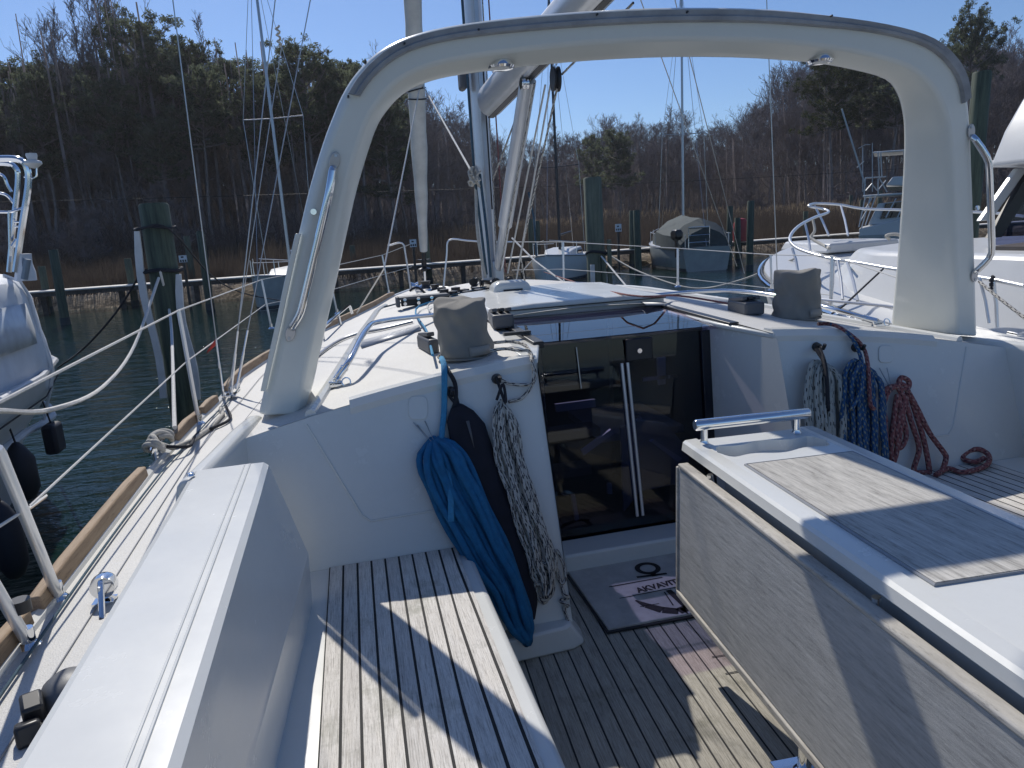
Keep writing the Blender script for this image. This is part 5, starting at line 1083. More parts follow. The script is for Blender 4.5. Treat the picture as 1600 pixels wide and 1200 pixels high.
for t in (.05, .39, .71, .96):
    m = MB(); m.tube([cpt(k, t)+Vector((.008, 0, 0)) for k in range(0, 9)], .014, 6); m.build('canvas_seam', 'canvas_white', cv)
m = MB(); m.tube([cpt(0, i/20)+Vector((.0, 0, -.01+.012*sin(i*2.2))) for i in range(21)]+[EP[0]+Vector((-.15, .35, .02)), EP[0]+Vector((-.5, .9, .02))], .035, 8); m.build('canvas_hem', 'canvas_white', cv)
m = MB(); m.loft([[aty(40+s*11*cos(a), 425+k*13, 7.3)+Vector((0, .12*sin(a), 0)) for a in [2*pi*j/10 for j in range(10)]] for k, s in ((-2.2, .45), (-1, .7), (0, 1.3), (1, 1.5))]); m.build('canvas_fold', 'canvas_white', cv)
# radar arch of tube
ra = thing('tube_arch', aty(30, 425, 7.3), 'bent metal tube arch rising from the wrapped boat with a white aerial on it', 'boat arch')
def tb(L, y, r, mat='chrome', nm='arch_tube'):
    m_ = MB(); m_.tube(cr([aty(a, b_, y) for a, b_ in L], 5), r, 8); return m_.build(nm, mat, ra)
tb([(24, 425), (35, 350), (44, 290), (42, 262), (28, 249), (-10, 248), (-60, 250)], 7.2, .028); tb([(14, 425), (22, 340), (28, 280), (24, 262), (8, 255), (-40, 256)], 7.6, .024); tb([(-10, 270), (5, 275), (12, 290), (18, 300)], 7.6, .014); tb([(-10, 300), (10, 305), (22, 318)], 7.6, .014); tb([(-10, 331), (15, 331), (34, 326)], 7.4, .012); tb([(14, 330), (16, 400)], 7.4, .012); tb([(22, 347), (33, 347)], 7.4, .008); tb([(23, 354), (32, 354)], 7.4, .008); tb([(20, 385), (27, 375)], 7.3, .02)
m = MB(); c = aty(51, 252, 7.2); m.lathe(c, [(.001, -.06), (.03, -.055), (.07, -.02), (.065, .0), (.035, .01), (.045, .05), (.04, .065), (.001, .07)], 18); m.build('aerial', 'boat_white', ra); tb([(47, 258), (47, 278), (57, 275), (57, 258)], 7.2, .008); tb([(38, 276), (48, 280)], 7.2, .01)
m = MB(); a = aty(43, 405, 7.2); b_ = aty(38, 436, 7.2); m.tube([a, b_], .028, 12); m.build('rod_holder', 'hull_blue', ra)
# fenders
def fender(c, h, r, lb, mat='fender_dark', flatn=False):
    f_ = thing('fender', c, lb, 'fender', 'dark fenders hanging on the wrapped boat')
    m_ = MB()
    if flatn: m_.box(c, (.12, .22, h)); m_.build('fender_body', mat, f_, bevel=.03)
    else: m_.lathe(c+Vector((0, 0, -h/2)), [(.001, 0), (r*.6, .03), (r, h*.22), (r, h*.72), (r*.5, h*.93), (r*.22, h), (.001, h*1.02)], 20); m_.build('fender_body', mat, f_)
    m_ = MB(); m_.cyl(c+Vector((0, 0, h/2)), c+Vector((-.05, 0, h/2+.35)), .008, 6); m_.build('fender_line', 'rope_black', f_)
fender(aty(84, 684, 7.2), .28, .1, 'square dark fender hanging at the edge of the wrapped hull', flatn=True); fender(aty(34, 738, 6.3), .50, .11, 'teardrop dark fender against the wrapped hull'); fender(aty(14, 846, 4.2), .46, .075, 'long dark fender low at the left edge between the boats')
rope('mooring_line', [aty(-40, 700, 3.2), aty(0, 690, 3.6), aty(40, 560, 5)], .004, 'rope_pale', 'thin pale line along the wrapped boat', k=1) if 0 else None
# ------------------------------------------------------------------ motor yacht to starboard
my = thing('motor_yacht', (7.0, 5.0, WZ), 'big white motor yacht to starboard with bow rail and flybridge', 'motor yacht')
near = [(4.15, -1), (4.3, 2), (4.42, 4.0), (4.48, 5.6), (4.62, 6.9), (5.1, 7.8), (5.9, 8.5), (6.8, 8.8), (7.9, 8.4), (8.9, 7.2), (9.8, 5.6), (10.2, 3), (10.3, -1)]
Pn = cr([(a, b_, 0) for a, b_ in near], 4); cen = Vector((7.1, 3, 0))
def inset(k, z_): return [Vector((p.x+(cen.x-p.x)*k, p.y+(cen.y-p.y)*k, z_)) for p in Pn]
def sheer(p): return .52+.62*max(0, (p.y-3)/5.5)**1.6
rg = [[Vector((p.x, p.y, WZ-.2)) for p in inset(.10, 0)], [Vector((p.x, p.y, -.1)) for p in inset(.05, 0)], [Vector((p.x, p.y, sheer(p)-.1)) for p in inset(0, 0)], [Vector((p.x, p.y, sheer(p))) for p in inset(.005, 0)], [Vector((p.x, p.y, sheer(p)+.03)) for p in inset(.06, 0)], [Vector((p.x, p.y, sheer(p)+.05)) for p in inset(.5, 0)]]
m = MB(); m.loft(rg); m.build('hull', 'boat_white', my, smooth=40)
m = MB(); m.tube([Vector((p.x, p.y, sheer(p)-.07)) for p in inset(-.008, 0)], .03, 8); m.build('rub_rail', 'chrome', my)
m = MB(); m.tube([Vector((p.x, p.y, sheer(p)-.03)) for p in inset(-.002, 0)], .012, 6); m.build('hull_stripe', 'black_plastic', my)
# trunk cabin and raised foredeck
def tr_(pts0, z0, pts1, z1, nm, mat='boat_white', bev=.06):
    m_ = MB(); m_.loft([[Vector((x, y, z0)) for x, y in pts0], [Vector((x, y, z1)) for x, y in pts1]]); return m_.build(nm, mat, my, bevel=bev, seg=3)
tk = tr_([(4.72, -1), (4.78, 4.0), (4.80, 6.2), (5.15, 7.1), (6.2, 7.7), (7.6, 7.5), (9.2, 5.2), (9.4, -1)], .50, [(5.02, -1), (5.06, 3.9), (5.10, 5.9), (5.45, 6.6), (6.3, 7.0), (7.5, 6.8), (8.8, 4.8), (9.0, -1)], 1.18, 'trunk_cabin', bev=.05)
tr_([(5.6, -1), (5.9, 4.2), (6.6, 5.2), (8.0, 5.1), (8.7, 4.2), (8.8, -1)], 1.1, [(5.9, -1), (6.15, 3.9), (6.8, 4.7), (7.9, 4.6), (8.4, 3.9), (8.5, -1)], 1.32, 'coach_top', bev=.08)
pw = aty(1376, 455, 5.15); 
m = MB(); ring = [Vector((4.93+.35*(max(0, (.55+0)))*0+.0, 0, 0)) for _ in range(1)]
for k, mt_, o in ((1.0, 'alu_white', 0), (.72, 'window_dark', -.012)):
    m = MB(); ring = [Vector((4.845+.33*((.84+.13*k*sgz-.50)/.68)+o-.03, 5.62+.15*k*sgy, .84+.13*k*sgz)) for sgy, sgz in ((-1, -.8), (-.8, -1), (.8, -1), (1, -.8), (1, .8), (.8, 1), (-.8, 1), (-1, .8))]
    m.prism(ring, (.03, 0, 0)); m.build('porthole', mt_, tk)
tr_([(5.9, 7.7), (6.2, 9.1), (6.9, 9.1), (7.0, 7.7)], sheer(Vector((6, 8, 0)))+.02, [(5.95, 7.7), (6.25, 9.05), (6.85, 9.05), (6.95, 7.7)], sheer(Vector((6, 8, 0)))+.14, 'anchor_platform', bev=.03)
m = MB(); c = Vector((6.6, 6.9, .80)); m.lathe(c+Vector((0, 0, .30)), [(.001, 0), (.20, 0), (.18, .03), (.10, .05), (.09, .12), (.13, .14), (.12, .17), (.001, .18)], 20); m.box(c+Vector((.05, .1, .28)), (.5, .3, .03)); m.build('windlass', 'chrome', my)
m = MB(); m.tube([(5.0, 6.15, 1.02), (5.35, 6.6, .98), (5.75, 6.9, .95)], .012, 6); m.build('anchor_chain', 'chrome', my)
# bow rail
N_ = [aty(1600, 447, 4.05), aty(1540, 435, 4.4), aty(1470, 427, 4.8), aty(1402, 421, 5.15), aty(1337, 410, 5.7), aty(1302, 405, 6.0), aty(1267, 396, 6.35), aty(1243, 386, 6.7), aty(1234, 372, 7.0), aty(1247, 354, 7.3), aty(1272, 340, 7.7), aty(1294, 332, 8.1), aty(1288, 327, 8.4), aty(1264, 322, 8.5), aty(1276, 318, 8.7), aty(1313, 320, 8.6), aty(1348, 326, 8.4), aty(1411, 328, 8.0), aty(1540, 332, 7.2), aty(1600, 338, 6.8)]
m = MB(); m.tube(cr(N_, 5), .017, 10); br = m.build('bow_rail', 'rail_steel', my, smooth=60)
def rp(a, b_, ya, yb): m_ = MB(); p = aty(*a, ya); q = aty(*b_, yb); m_.tube([p, p.lerp(q, .5)+Vector((.01, 0, 0)), q], .014, 8); m_.build('rail_post', 'rail_steel', br)
for a, b_, ya, yb in (((1238, 388), (1247, 425), 6.9, 6.7), ((1302, 405), (1298, 478), 6.0, 5.7), ((1309, 407), (1317, 468), 5.9, 5.6), ((1402, 421), (1412, 462), 5.1, 5.0), ((1258, 350), (1266, 392), 7.4, 7.1), ((1314, 322), (1325, 368), 8.5, 8.0), ((1273, 322), (1295, 368), 8.5, 8.1), ((1411, 328), (1425, 372), 7.9, 7.5), ((1324, 410), (1340, 470), 5.8, 5.4), ((1530, 434), (1545, 505), 4.4, 4.3), ((1552, 440), (1558, 512), 4.3, 4.25), ((1238, 375), (1240, 335), 7.0, 7.4)): rp(a, b_, ya, yb) if a != (1238, 375) else None
rope('rail_rope', [aty(1270, 342, 7.7), aty(1273, 360, 7.6), aty(1268, 372, 7.6), aty(1290, 385, 7.3), aty(1296, 388, 7.0)], .018, 'rope_white', 'rope tied to the motor yacht bow rail and cleated on deck')
rope('rail_rope', [aty(1390, 374, 7.4), aty(1385, 368, 7.4), aty(1400, 366, 7.4), aty(1412, 370, 7.4)], .02, 'rope_white', 'coil of rope lying on the motor yacht foredeck')
rope('twisted_line', [aty(1380, 420, 5.2), aty(1318, 478, 4.9), aty(1300, 490, 4.8)], .008, 'rope_black', 'dark taut line from the motor yacht to the starboard side deck', k=1)
rope('twisted_line', [aty(1530, 440, 4.35), aty(1560, 465, 4.1), aty(1605, 500, 3.8)], .011, 'rope_fleck', 'black and white twisted line hanging on the motor yacht rail')
m = MB(); P = [aty(1550+3*sin(i*1.3), 432+i*1.5, 4.3) for i in range(14)]; m.tube(P, .012, 6); tag(m.build('rail_knot', 'rope_black', None), 'dark knotted rope on the motor yacht side rail', 'rope knot')
m = MB(); m.tube([aty(1575, 520, 4.1), aty(1590, 523, 4.0), aty(1602, 520, 4.0)], .012, 8); m.build('deck_cleat', 'chrome', my)
# wheelhouse and flybridge
wy = 5.3
def wx(L, y): return [aty(a, b_, y) for a, b_ in L]
m = MB(); m.prism(wx([(1543, 262), (1566, 205), (1597, 150), (1760, 130), (1760, 262)], 5.6), (0, -6.0, 0)); m.v = [(a, b_, c_) for a, b_, c_ in m.v]; fb = m.build('flybridge', 'boat_white', my, bevel=.05, seg=3)
m = MB(); m.prism(wx([(1589, 184), (1600, 172), (1618, 172), (1618, 190)], 5.62), (0, -.0, 0)); 
m = MB(); p = aty(1588, 190, 5.55); m.box((p.x+.06, -.35+5.55-5.2, 0), (.01, .01, .01))
m = MB(); m.prism(wx([(1542, 262), (1700, 262), (1700, 250), (1548, 250)], 5.7), (0, -6.1, 0)); m.build('flybridge_edge', 'boat_white', fb, bevel=.02)
m = MB(); m.prism([aty(1590, 190, 5.62), aty(1603, 176, 5.62), aty(1625, 176, 5.62), aty(1625, 190, 5.62)], (0, .03, 0)); m.build('flybridge_mark', 'mark_black', fb)
for (a, b_, w) in (((1600, 262), (1541, 345), .06), ((1700, 262), (1660, 400), .06)):
    p = aty(*a, 5.45); q = aty(*b_, 5.45); m = MB(); m.prism([p+Vector((-w, 0, 0)), p+Vector((w, 0, 0)), q+Vector((w, 0, 0)), q+Vector((-w, 0, 0))], (0, .06, 0)); m.build('window_pillar', 'boat_white', my, bevel=.01)
p = aty(1612, 262, 5.42); q = aty(1546, 372, 5.42); m = MB(); m.prism([p, p+Vector((.16, 0, 0)), q+Vector((.14, 0, 0)), q], (0, .05, 0)); m.build('window_frame', 'black_plastic', my)
m = MB(); m.prism(wx([(1610, 262), (1760, 262), (1760, 400), (1546, 400)], 5.5), (0, .02, 0)); m.build('windshield', 'tinted_glass', my, smooth=0)
m = MB(); m.prism(wx([(1536, 392), (1546, 415), (1760, 415), (1760, 392)], 5.38), (0, .05, 0)); m.build('window_sill', 'black_plastic', my)
m = MB(); m.prism(wx([(1545, 385), (1760, 360), (1760, 400), (1545, 400)], 5.0), (0, -1.0, 0)); m.build('dash_panel', 'wood_step', my)
m = MB(); m.prism(wx([(1538, 412), (1760, 412), (1760, 470), (1538, 462)], 5.6), (0, -6, 0)); m.build('wheelhouse_side', 'boat_white', my, bevel=.03)
# ------------------------------------------------------------------ sport fishing boat far right
fy = 30.0
sf = thing('sport_fishing_boat', (aty(1390, 375, fy).x, fy, WZ), 'white sport fishing boat with tower rails and outrigger, far to starboard', 'fishing boat')
def sfp(L, nm, mat, dep=2.4, y=fy, bev=.05): m_ = MB(); e_ = ray(1390, 350); m_.prism([aty(a, b_, y) for a, b_ in L], (e_.x/e_.y*dep, dep, 0)); return m_.build(nm, mat, sf, bevel=bev)
sfp([(1342, 357), (1420, 340), (1480, 340), (1480, 385), (1345, 392)], 'hull', 'boat_white'); sfp([(1341, 368), (1480, 362), (1480, 376), (1344, 380)], 'hull_side', 'hull_grey', .1, fy-.03, .01)
sfp([(1356, 352), (1372, 318), (1480, 305), (1480, 345)], 'cabin', 'boat_white', 2.0, fy+.2); sfp([(1376, 342), (1384, 318), (1470, 308), (1470, 332)], 'cabin_window', 'window_dark', .05, fy+.14, 0)
sfp([(1348, 305), (1480, 296), (1480, 300), (1348, 309)], 'hardtop', 'boat_white', 2.4); sfp([(1384, 290), (1395, 276), (1480, 272), (1480, 292)], 'flybridge', 'boat_white', 2.0); sfp([(1386, 292), (1480, 290), (1480, 296), (1390, 298)], 'flybridge_window', 'window_dark', .05, fy-.04, 0)
sfp([(1364, 237), (1480, 229), (1480, 232), (1364, 240)], 'tower_top', 'boat_white', 2.0)
def sft(L, r=.03, nm='tower_tube'): m_ = MB(); m_.tube([aty(a, b_, fy-.1) for a, b_ in L], r, 6); m_.build(nm, 'boat_white', sf)
for L in ([(1372, 238), (1374, 278), (1386, 300)], [(1376, 238), (1378, 276)], [(1412, 234), (1415, 275)], [(1352, 308), (1342, 355)], [(1360, 307), (1346, 357)], [(1368, 307), (1352, 352)], [(1350, 330), (1362, 310)], [(1345, 345), (1358, 322)], [(1352, 278), (1384, 276)], [(1352, 278), (1350, 305)], [(1372, 279), (1372, 305)], [(1353, 298), (1362, 287), (1371, 298), (1384, 282)], [(1384, 340), (1400, 310)], [(1400, 345), (1412, 318)], [(1430, 342), (1420, 312)], [(1440, 340), (1450, 308)]): sft(L)
sft([(1315, 170), (1352, 290)], .04, 'outrigger'); sft([(1363, 223), (1363, 300)], .02, 'antenna'); sft([(1339, 262), (1350, 252)], .02); sft([(1341, 232), (1352, 226), (1360, 226)], .015, 'weather_vane'); sft([(1348, 230), (1348, 300)], .02, 'antenna')
# ================================================================== vegetation
def tubeseg(m, P, rr, n=3):
    vs = []; fs = []
    for i, p in enumerate(P):
        t = (P[min(i+1, len(P)-1)]-P[max(i-1, 0)]).normalized(); N = t.orthogonal().normalized(); B = t.cross(N)
        vs += [p+(N*cos(2*pi*j/n)+B*sin(2*pi*j/n))*rr[i] for j in range(n)]
    for i in range(len(P)-1):
        for j in range(n): q = (j+1) % n; fs.append((i*n+j, i*n+q, (i+1)*n+q, (i+1)*n+j))
    m.add(vs, fs)
def rv(rr): return Vector((rr.gauss(0, 1), rr.gauss(0, 1), rr.gauss(0, 1))).normalized()
def bare_tree(seed, H=12.0, spread=.5, low=.3, mat='bark', label='', group=None):
    rr = random.Random(seed); tr = MB(); crn = MB()
    P = [Vector((0, 0, -.6))]; k = 9
    for i in range(1, k+1): P.append(Vector((P[-1].x+rr.gauss(0, .10), P[-1].y+rr.gauss(0, .10), H*.93*i/k)))
    Rr = [H*.0115*(1-.86*i/k)+.008 for i in range(k+1)]; tubeseg(tr, P, Rr, 6)
    def branch(p, d, L, r, dep):
        n = 4 if dep < 2 else 2; Q = [p]; c = d.copy()
        for i in range(n): c = (c+rv(rr)*(.18 if dep else .13)+Vector((0, 0, .07))).normalized(); Q.append(Q[-1]+c*L/n)
        tubeseg(crn, Q, [max(.011, r*(1-.75*i/n)) for i in range(n+1)], 3)
        if dep < 3:
            for q in range((7, 6, 4)[dep]):
                t = rr.uniform(.22, 1.0); i = min(int(t*n), n-1); b = Q[i].lerp(Q[i+1], t*n-i)
                dd = (c*.75+rv(rr)*.75+Vector((0, 0, .22))).normalized(); branch(b, dd, L*rr.uniform(.38, .6), r*.5, dep+1)
    nl = 15
    for b in range(nl):
        t = low+(1-low)*((b+.5)/nl)**.85; i = min(int(t*k), k-1); p = P[i].lerp(P[i+1], t*k-i); a = b*2.4+rr.random()
        L = H*spread*(.42-.26*max(0, t-low)/(1-low))*rr.uniform(.75, 1.25); el = .55+.75*t
        branch(p, Vector((cos(a)*cos(el), sin(a)*cos(el), sin(el))), L*1.25, H*.0042*(1.25-t), 0)
    root = thing('bare_tree', (0, 0, 0), label, 'tree', group)
    tr.build('trunk', mat, root, recalc=False, smooth=60); crn.build('crown', 'twig' if mat != 'trunk_pale' else 'twig', root, recalc=False, smooth=0); root['h'] = H; return root
def pine_tree(seed, H=14.0, low=.5, wide=.22, lab='', group=None, mat='needles', cone=False):
    rr = random.Random(seed); tr = MB(); nd = MB(); P = [Vector((0, 0, -.6))]; k = 8
    for i in range(1, k+1): P.append(Vector((P[-1].x+rr.gauss(0, .12), P[-1].y+rr.gauss(0, .12), H*.97*i/k)))
    tubeseg(tr, P, [H*.013*(1-.85*i/k)+.01 for i in range(k+1)], 7)
    def clump(c, s):
        for _ in range(int(26+s*42)):
            d = rv(rr); d.z *= .75; p = c+d*s*rr.uniform(.25, 1)*Vector((1, 1, .8)).length/1.63; u = rv(rr)*rr.uniform(.08, .16); w = rv(rr).cross(u).normalized()*rr.uniform(.02, .042)
            nd.add([p-u*.6-w, p-u*.6+w, p+u+w*.6, p+u-w*.6], [(0, 1, 2, 3)])
    nb = 44
    for b in range(nb):
        t = low+(.985-low)*(b+rr.random())/nb; i = min(int(t*k), k-1); p = P[i].lerp(P[i+1], t*k-i); a = b*2.4+rr.random()
        s = (t-low)/(1-low); prof = (1-s) if cone else sqrt(max(.02, 1-((s-.42)/.62)**2)); L = H*wide*(.25+.75*prof)*rr.uniform(.6, 1.12); el = rr.uniform(-.1, .5)+.5*s
        d = Vector((cos(a)*cos(el), sin(a)*cos(el), sin(el))); Q = [p, p+d*L*.5+rv(rr)*.1, p+d*L+Vector((0, 0, .12*L))]
        tubeseg(tr, Q, [H*.0042, H*.003, .012], 3)
        for q in range(5+int(L*2.0)):
            u = rr.uniform(.38, 1.05); c = Q[0].lerp(Q[2], u)+Vector((rr.gauss(0, .32), rr.gauss(0, .32), rr.gauss(0.05, .16)))*min(1, L/2); clump(c, rr.uniform(.22, .46)); tubeseg(tr, [Q[0].lerp(Q[2], max(.3, u-.2)), c], [.022, .008], 3)
    clump(P[-1], .45); clump(P[-1]+Vector((.2, 0, -.3)), .45)
    for b in range(7): t = rr.uniform(.2, low); i = int(t*k); p = P[i]; a = rr.random()*6.3; tubeseg(tr, [p, p+Vector((cos(a), sin(a), .15))*H*.06], [.03, .008], 3)
    root = thing('pine_tree', (0, 0, 0), lab, 'tree', group)
    tr.build('trunk', 'bark_pine', root, recalc=False, smooth=60); nd.build('crown', mat, root, recalc=False, smooth=0); root['h'] = H; return root
def copy_tree(o, loc, s, rz, label=None, group=None, sxy=None):
    r_ = o.copy(); COL.objects.link(r_); r_.location = loc; r_.scale = ((sxy or s), (sxy or s), s); r_.rotation_euler = (0, 0, rz)
    if label: r_['label'] = label
    if group: r_['group'] = group
    elif label and 'group' in r_: del r_['group']
    for ch in o.children: c = ch.copy(); COL.objects.link(c); c.parent = r_
    return r_
GB = 'bare trees in the wood on the far shore'; GP = 'pines in the wood on the far shore'; GU = 'young bare trees at the edge of the marsh'
LB = 'bare grey brown winter tree in the dense wood behind the reeds'; LP = 'dark green pine rising among the bare trees of the wood'; LU = 'thin leafless young tree growing at the edge of the marsh'
BP = [bare_tree(100+i, 12, (.74, .85, .62, .80, .70)[i], (.28, .22, .38, .3, .2)[i], label=LB, group=GB) for i in range(5)]
PP = [pine_tree(200+i, 14, (.60, .66, .52)[i], (.21, .23, .19)[i], LP, GP) for i in range(3)]
sky_l = [(-400, 110), (-100, 100), (0, 108), (50, 128), (100, 118), (150, 122), (185, 95), (225, 50), (260, 62), (290, 96), (330, 112), (350, 132), (370, 108), (395, 128), (425, 112), (450, 95), (480, 88), (510, 108), (540, 118), (600, 120), (640, 168), (690, 182), (740, 195), (790, 228), (830, 226), (870, 216), (900, 206), (960, 196), (1000, 197), (1060, 191), (1100, 204), (1140, 196), (1180, 172), (1230, 128), (1280, 108), (1330, 112), (1380, 100), (1410, 97), (1480, 90), (1530, 92), (1570, 88), (1620, 70), (1800, 80), (2100, 70)]
def skyy(px):
    for (a, b_), (c, d_) in zip(sky_l, sky_l[1:]):
        if px <= c: return b_+(d_-b_)*(px-a)/(c-a)
    return 80
used = set()
def put(proto, px, y, topy, wide=1.0, label=None, group=None):
    p = aty(px, topy, y); g = bank_h(p.x, y); H = p.z-g
    b_ = [q for q in proto]; o = R.choice(b_); s = H/(o['h']*.985); sxy = s*wide
    if o.name not in used:
        used.add(o.name); o.location = (p.x, y, g); o.scale = (sxy, sxy, s); o.rotation_euler = (0, 0, R.random()*6.28); return o
    return copy_tree(o, (p.x, y, g), s, R.random()*6.28, label, group, sxy)
# skyline and body of the wood
def horizon(px): return 358+(px-800)*-.061
nb = 0
for row, (dy, drop, step, wid) in enumerate(((0, 44, 40, 1.05), (8, 26, 38, 1.0), (18, 10, 36, .95), (30, 2, 36, .85))):
    px = -260+row*9
    while px < 1880:
        D = dens(px)+dy+R.uniform(-2.5, 2.5); ty = skyy(px)+drop+R.uniform(-6, 26)+(46 if px < 560 else 0)
        hgt = horizon(px)-skyy(px)
        if 1420 < px < 1500 and row > 1: px += step; continue
        put(BP, px, D, ty, wid*R.uniform(.9, 1.15)*(1 if hgt > 200 else 1.15)); nb += 1
        px += step*R.uniform(.7, 1.3)*(58/ dens(px))**.45
# pines of the left wood
for px, ty, D, w in ((-60, 104, 62, 1), (8, 106, 60, 1.05), (40, 130, 56, .9), (72, 124, 60, .9), (104, 116, 63, 1), (140, 119, 60, 1), (168, 140, 55, .9), (262, 92, 58, .9), (282, 84, 60, .9), (300, 128, 54, .9), (362, 110, 60, 1), (392, 132, 56, .9), (428, 114, 60, .95), (500, 118, 58, 1), (528, 112, 60, 1), (548, 118, 56, 1), (578, 128, 60, 1), (620, 172, 62, .9), (192, 160, 66, .9), (240, 205, 52, .8)):
    put(PP, px, D, ty, w)
o = pine_tree(301, 15, .50, .22, 'tallest pine with a broad rounded crown above the left wood', None); p = aty(224, 42, 57); o.location = (p.x, 57, bank_h(p.x, 57)); s = (p.z-o.location.z)/14.7; o.scale = (s, s, s)
o2 = pine_tree(302, 15, .58, .19, 'tall pine with open crown just left of the arch leg', None); p = aty(470, 84, 55); o2.location = (p.x, 55, bank_h(p.x, 55)); s = (p.z-o2.location.z)/14.7; o2.scale = (s, s, s)
o2 = pine_tree(307, 15, .3, .23, 'drooping dark pine inside the arch next to its port leg', None); p = aty(598, 132, 56); o2.location = (p.x, 56, bank_h(p.x, 56)); s = (p.z-o2.location.z)/14.7; o2.scale = (s, s, s)
o3 = pine_tree(303, 12, .45, .24, 'lone small round pine among bare trees right of the black mast', None); p = aty(963, 213, 78); o3.location = (p.x, 78, bank_h(p.x, 78)); s = (p.z-o3.location.z)/11.8; o3.scale = (s*1.0, s*1.0, s)
o3 = copy_tree(o3, (0, 0, 0), 1, 1.0, 'small dark pine far off at the left of the black mast'); p = aty(928, 222, 86); o3.location = (p.x, 86, bank_h(p.x, 86)); s = (p.z-o3.location.z)/11.8; o3.scale = (s*.7, s*.7, s)
for i, (px, ty, D, w, lb) in enumerate(((1308, 104, 62, 1.0, 'spreading pine with flat crown inside the arch at its right corner'), (1352, 98, 64, 1.1, 'tall pine partly behind the top right corner of the arch opening'), (1400, 100, 60, 1.1, 'dark pine close beside the starboard arch leg'), (1531, 45, 60, .72, 'lone round topped pine standing high right of the arch'))):
    o4 = pine_tree(310+i, 15, .60 if i != 3 else .70, .25, lb, None, 'needles_olive' if i == 0 else 'needles'); p = aty(px, ty, D); o4.location = (p.x, D, bank_h(p.x, D)); s = (p.z-o4.location.z)/14.8; o4.scale = (s*w, s*w, s)
for px, ty, D, lb in ((160, 34, 60, 'tall bare tree standing out above the left wood, higher of two'), (128, 72, 58, 'bare tree above the left wood, lower of two beside the tall one'), (88, 92, 60, 'small bare treetop over the far left pines'), (322, 92, 60, 'slim bare treetop between two big pines of the left wood')):
    p = aty(px, ty, D); g = bank_h(p.x, D); o5 = BP[R.randrange(5)]; copy_tree(o5, (p.x, D, g), (p.z-g)/(o5['h']*.985), R.random()*6, lb, None, (p.z-g)/(o5['h'])*.72)
# pale saplings and thicket at the front of the wood
SP = [bare_tree(400+i, 6, .7, .12, label=LU, group=GU) for i in range(2)]
for i in range(44):
    px = R.uniform(-220, 1800); D = dens(px)-R.uniform(5, 13)-(4 if px > 600 else 0); put(SP, px, D, horizon(px)-R.uniform(25, 95)*58/dens(px), 1.2)
for q in BP+PP+SP:
    if 'h' in q: pass
for o_ in bpy.data.objects:
    if 'h' in o_: del o_['h']
# brush: one tangled mass of twigs at the foot of the trees
m = MB(); rr = random.Random(5); vs = []; fs = []
def blade(vs, fs, p, q, w):
    s = Vector((q-p).cross(Vector((0, 1, 0)))); s = s.normalized()*w if s.length > 1e-6 else Vector((w, 0, 0)); n0 = len(vs); vs += [p-s, p+s, q+s*.3, q-s*.3]; fs.append((n0, n0+1, n0+2, n0+3))
for i in range(34000):
    px = rr.uniform(-240, 1860); D = dens(px)-8+rr.random()**1.2*18; p0 = aty(px, 340, D); x = p0.x; y = D; z_ = bank_h(x, y); h = rr.uniform(.8, 3.0)*(1 if rr.random() < .85 else 1.7); a = rr.gauss(0, .65)
    p = Vector((x, y, z_+rr.random()*1.6)); q = p+Vector((sin(a)*h*.7, rr.gauss(0, .4), cos(a)*h*.8)); blade(vs, fs, p, q, rr.uniform(.010, .03))
m.add(vs, fs); kind(tag(m.build('underbrush', 'brush', None, smooth=0, recalc=False), 'tangled brown leafless brush along the foot of the wood', 'brush'), 'stuff')
# the depth of the wood behind the counted trees: trunks and twigs too many to count
vs = []; fs = []; vf = []; ff = []
for i in range(140000):
    px = rr.uniform(-230, 1850); D = dens(px)+rr.uniform(2, 42); hz = horizon(px)-skyy(px)-(70 if px < 560 else 26)-rr.random()**1.5*40; Hh = hz*.93*(dens(px)+16)/FPX
    p0 = aty(px, horizon(px), D); g = bank_h(p0.x, D); u = rr.random()**.7; zt3 = 1.6+Hh*D/(dens(px)+16)*(1 if D > dens(px)+8 else .9); z_ = g+(zt3-g)*u
    if z_ > zt3: continue
    L_ = rr.uniform(.5, 2.2)*(1 if u > .25 else 1.5); a = rr.gauss(0, .42) if rr.random() < .6 else rr.gauss(0, 1.1); w = rr.uniform(.010, .030) if u > .15 else rr.uniform(.02, .06)
    p = Vector((p0.x, D, z_-L_*.5)); q = p+Vector((sin(a)*L_, rr.gauss(0, .3), abs(cos(a))*L_)); blade(vs, fs, p, q, w)
for i in range(1500):
    px = rr.uniform(-230, 1850); D = dens(px)+rr.uniform(-3, 36); p0 = aty(px, horizon(px), D); g = bank_h(p0.x, D); Hh = (horizon(px)-skyy(px)-30)*(dens(px)+16)/FPX*rr.uniform(.6, .95)
    blade(vs, fs, Vector((p0.x, D, g-.3)), Vector((p0.x+rr.gauss(0, .5), D, 1.6+Hh)), rr.uniform(.06, .17))
m = MB(); m.add(vs, fs); kind(tag(m.build('far_wood', 'twig', None, smooth=0, recalc=False), 'dense grey brown mass of bare trunks and twigs deeper in the wood', 'wood'), 'stuff')
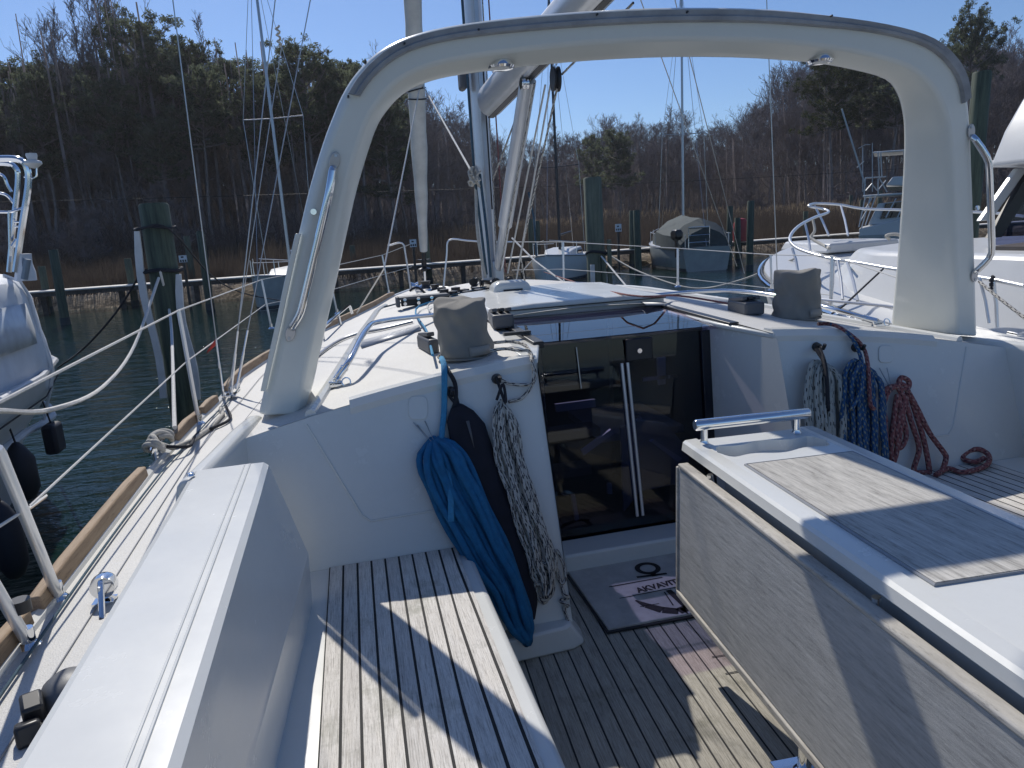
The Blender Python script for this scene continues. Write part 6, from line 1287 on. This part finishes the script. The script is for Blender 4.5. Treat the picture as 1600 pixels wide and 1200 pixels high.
# reeds
vs = []; fs = []; vh = []; fh = []
for i in range(70000):
    px = rr.uniform(-260, 1900); D = 36+rr.random()**1.15*(dens(px)-41); p0 = aty(px, 340, D); x = p0.x; y = D
    z_ = bank_h(x, y); h = (1.0+.9*min(1, (y-35.8)/9)+.5*max(0, min(1, (y-55)/25)))*rr.uniform(.6, 1.1)*(1+.14*sin(x*.35)*sin(x*.13+1)+.1*sin(x*1.1)); a = rr.gauss(0.05, .16)
    p = Vector((x, y, z_-.1)); q = p+Vector((sin(a)*h, rr.gauss(0, .15), h)); blade(vs, fs, p, q, rr.uniform(.008, .02)*(1 if D < 55 else 1.5))
    if rr.random() < .5 and px > 720 and D > dens(px)-22: blade(vh, fh, q-Vector((0, 0, .12)), q+Vector((rr.gauss(.06, .05), 0, .25)), rr.uniform(.02, .04))
m = MB(); m.add(vs, fs); kind(tag(m.build('marsh_reeds', 'reed', None, smooth=0, recalc=False), 'brown marsh reeds covering the far bank', 'reeds'), 'stuff')
m = MB(); m.add(vh, fh); kind(tag(m.build('reed_plumes', 'reed_head', None, smooth=0, recalc=False), 'pale feathery tops of the marsh reeds', 'reeds'), 'stuff')
# power cable
rope('overhead_cable', [Vector((-60, 47, 6.0)), Vector((-10, 46.5, 4.6)), Vector((40, 46, 4.2)), Vector((90, 46, 6.5))], .018, 'cable', 'thin overhead cable stretched before the wood')

# haze volume added to lift the dark wood, standing in for veiling glare
hz = MB(); hz.box((0, 0, 16.5), (1200, 1200, 40)); ho = kind(hz.build('haze', 'water', None, smooth=0), 'stuff'); tag(ho, 'faint haze volume added to lift the dark tones of the wood', 'haze')
hm = bpy.data.materials.new('haze_fill'); hm.use_nodes = True; hn = hm.node_tree; hn.nodes.remove(hn.nodes['Principled BSDF']); pv = hn.nodes.new('ShaderNodeVolumePrincipled')
pv.inputs['Density'].default_value = .00035; pv.inputs['Color'].default_value = (.92, .93, 1, 1); pv.inputs['Anisotropy'].default_value = .45; hn.links.new(pv.outputs[0], hn.nodes['Material Output'].inputs['Volume'])
ho.data.materials.clear(); ho.data.materials.append(hm)
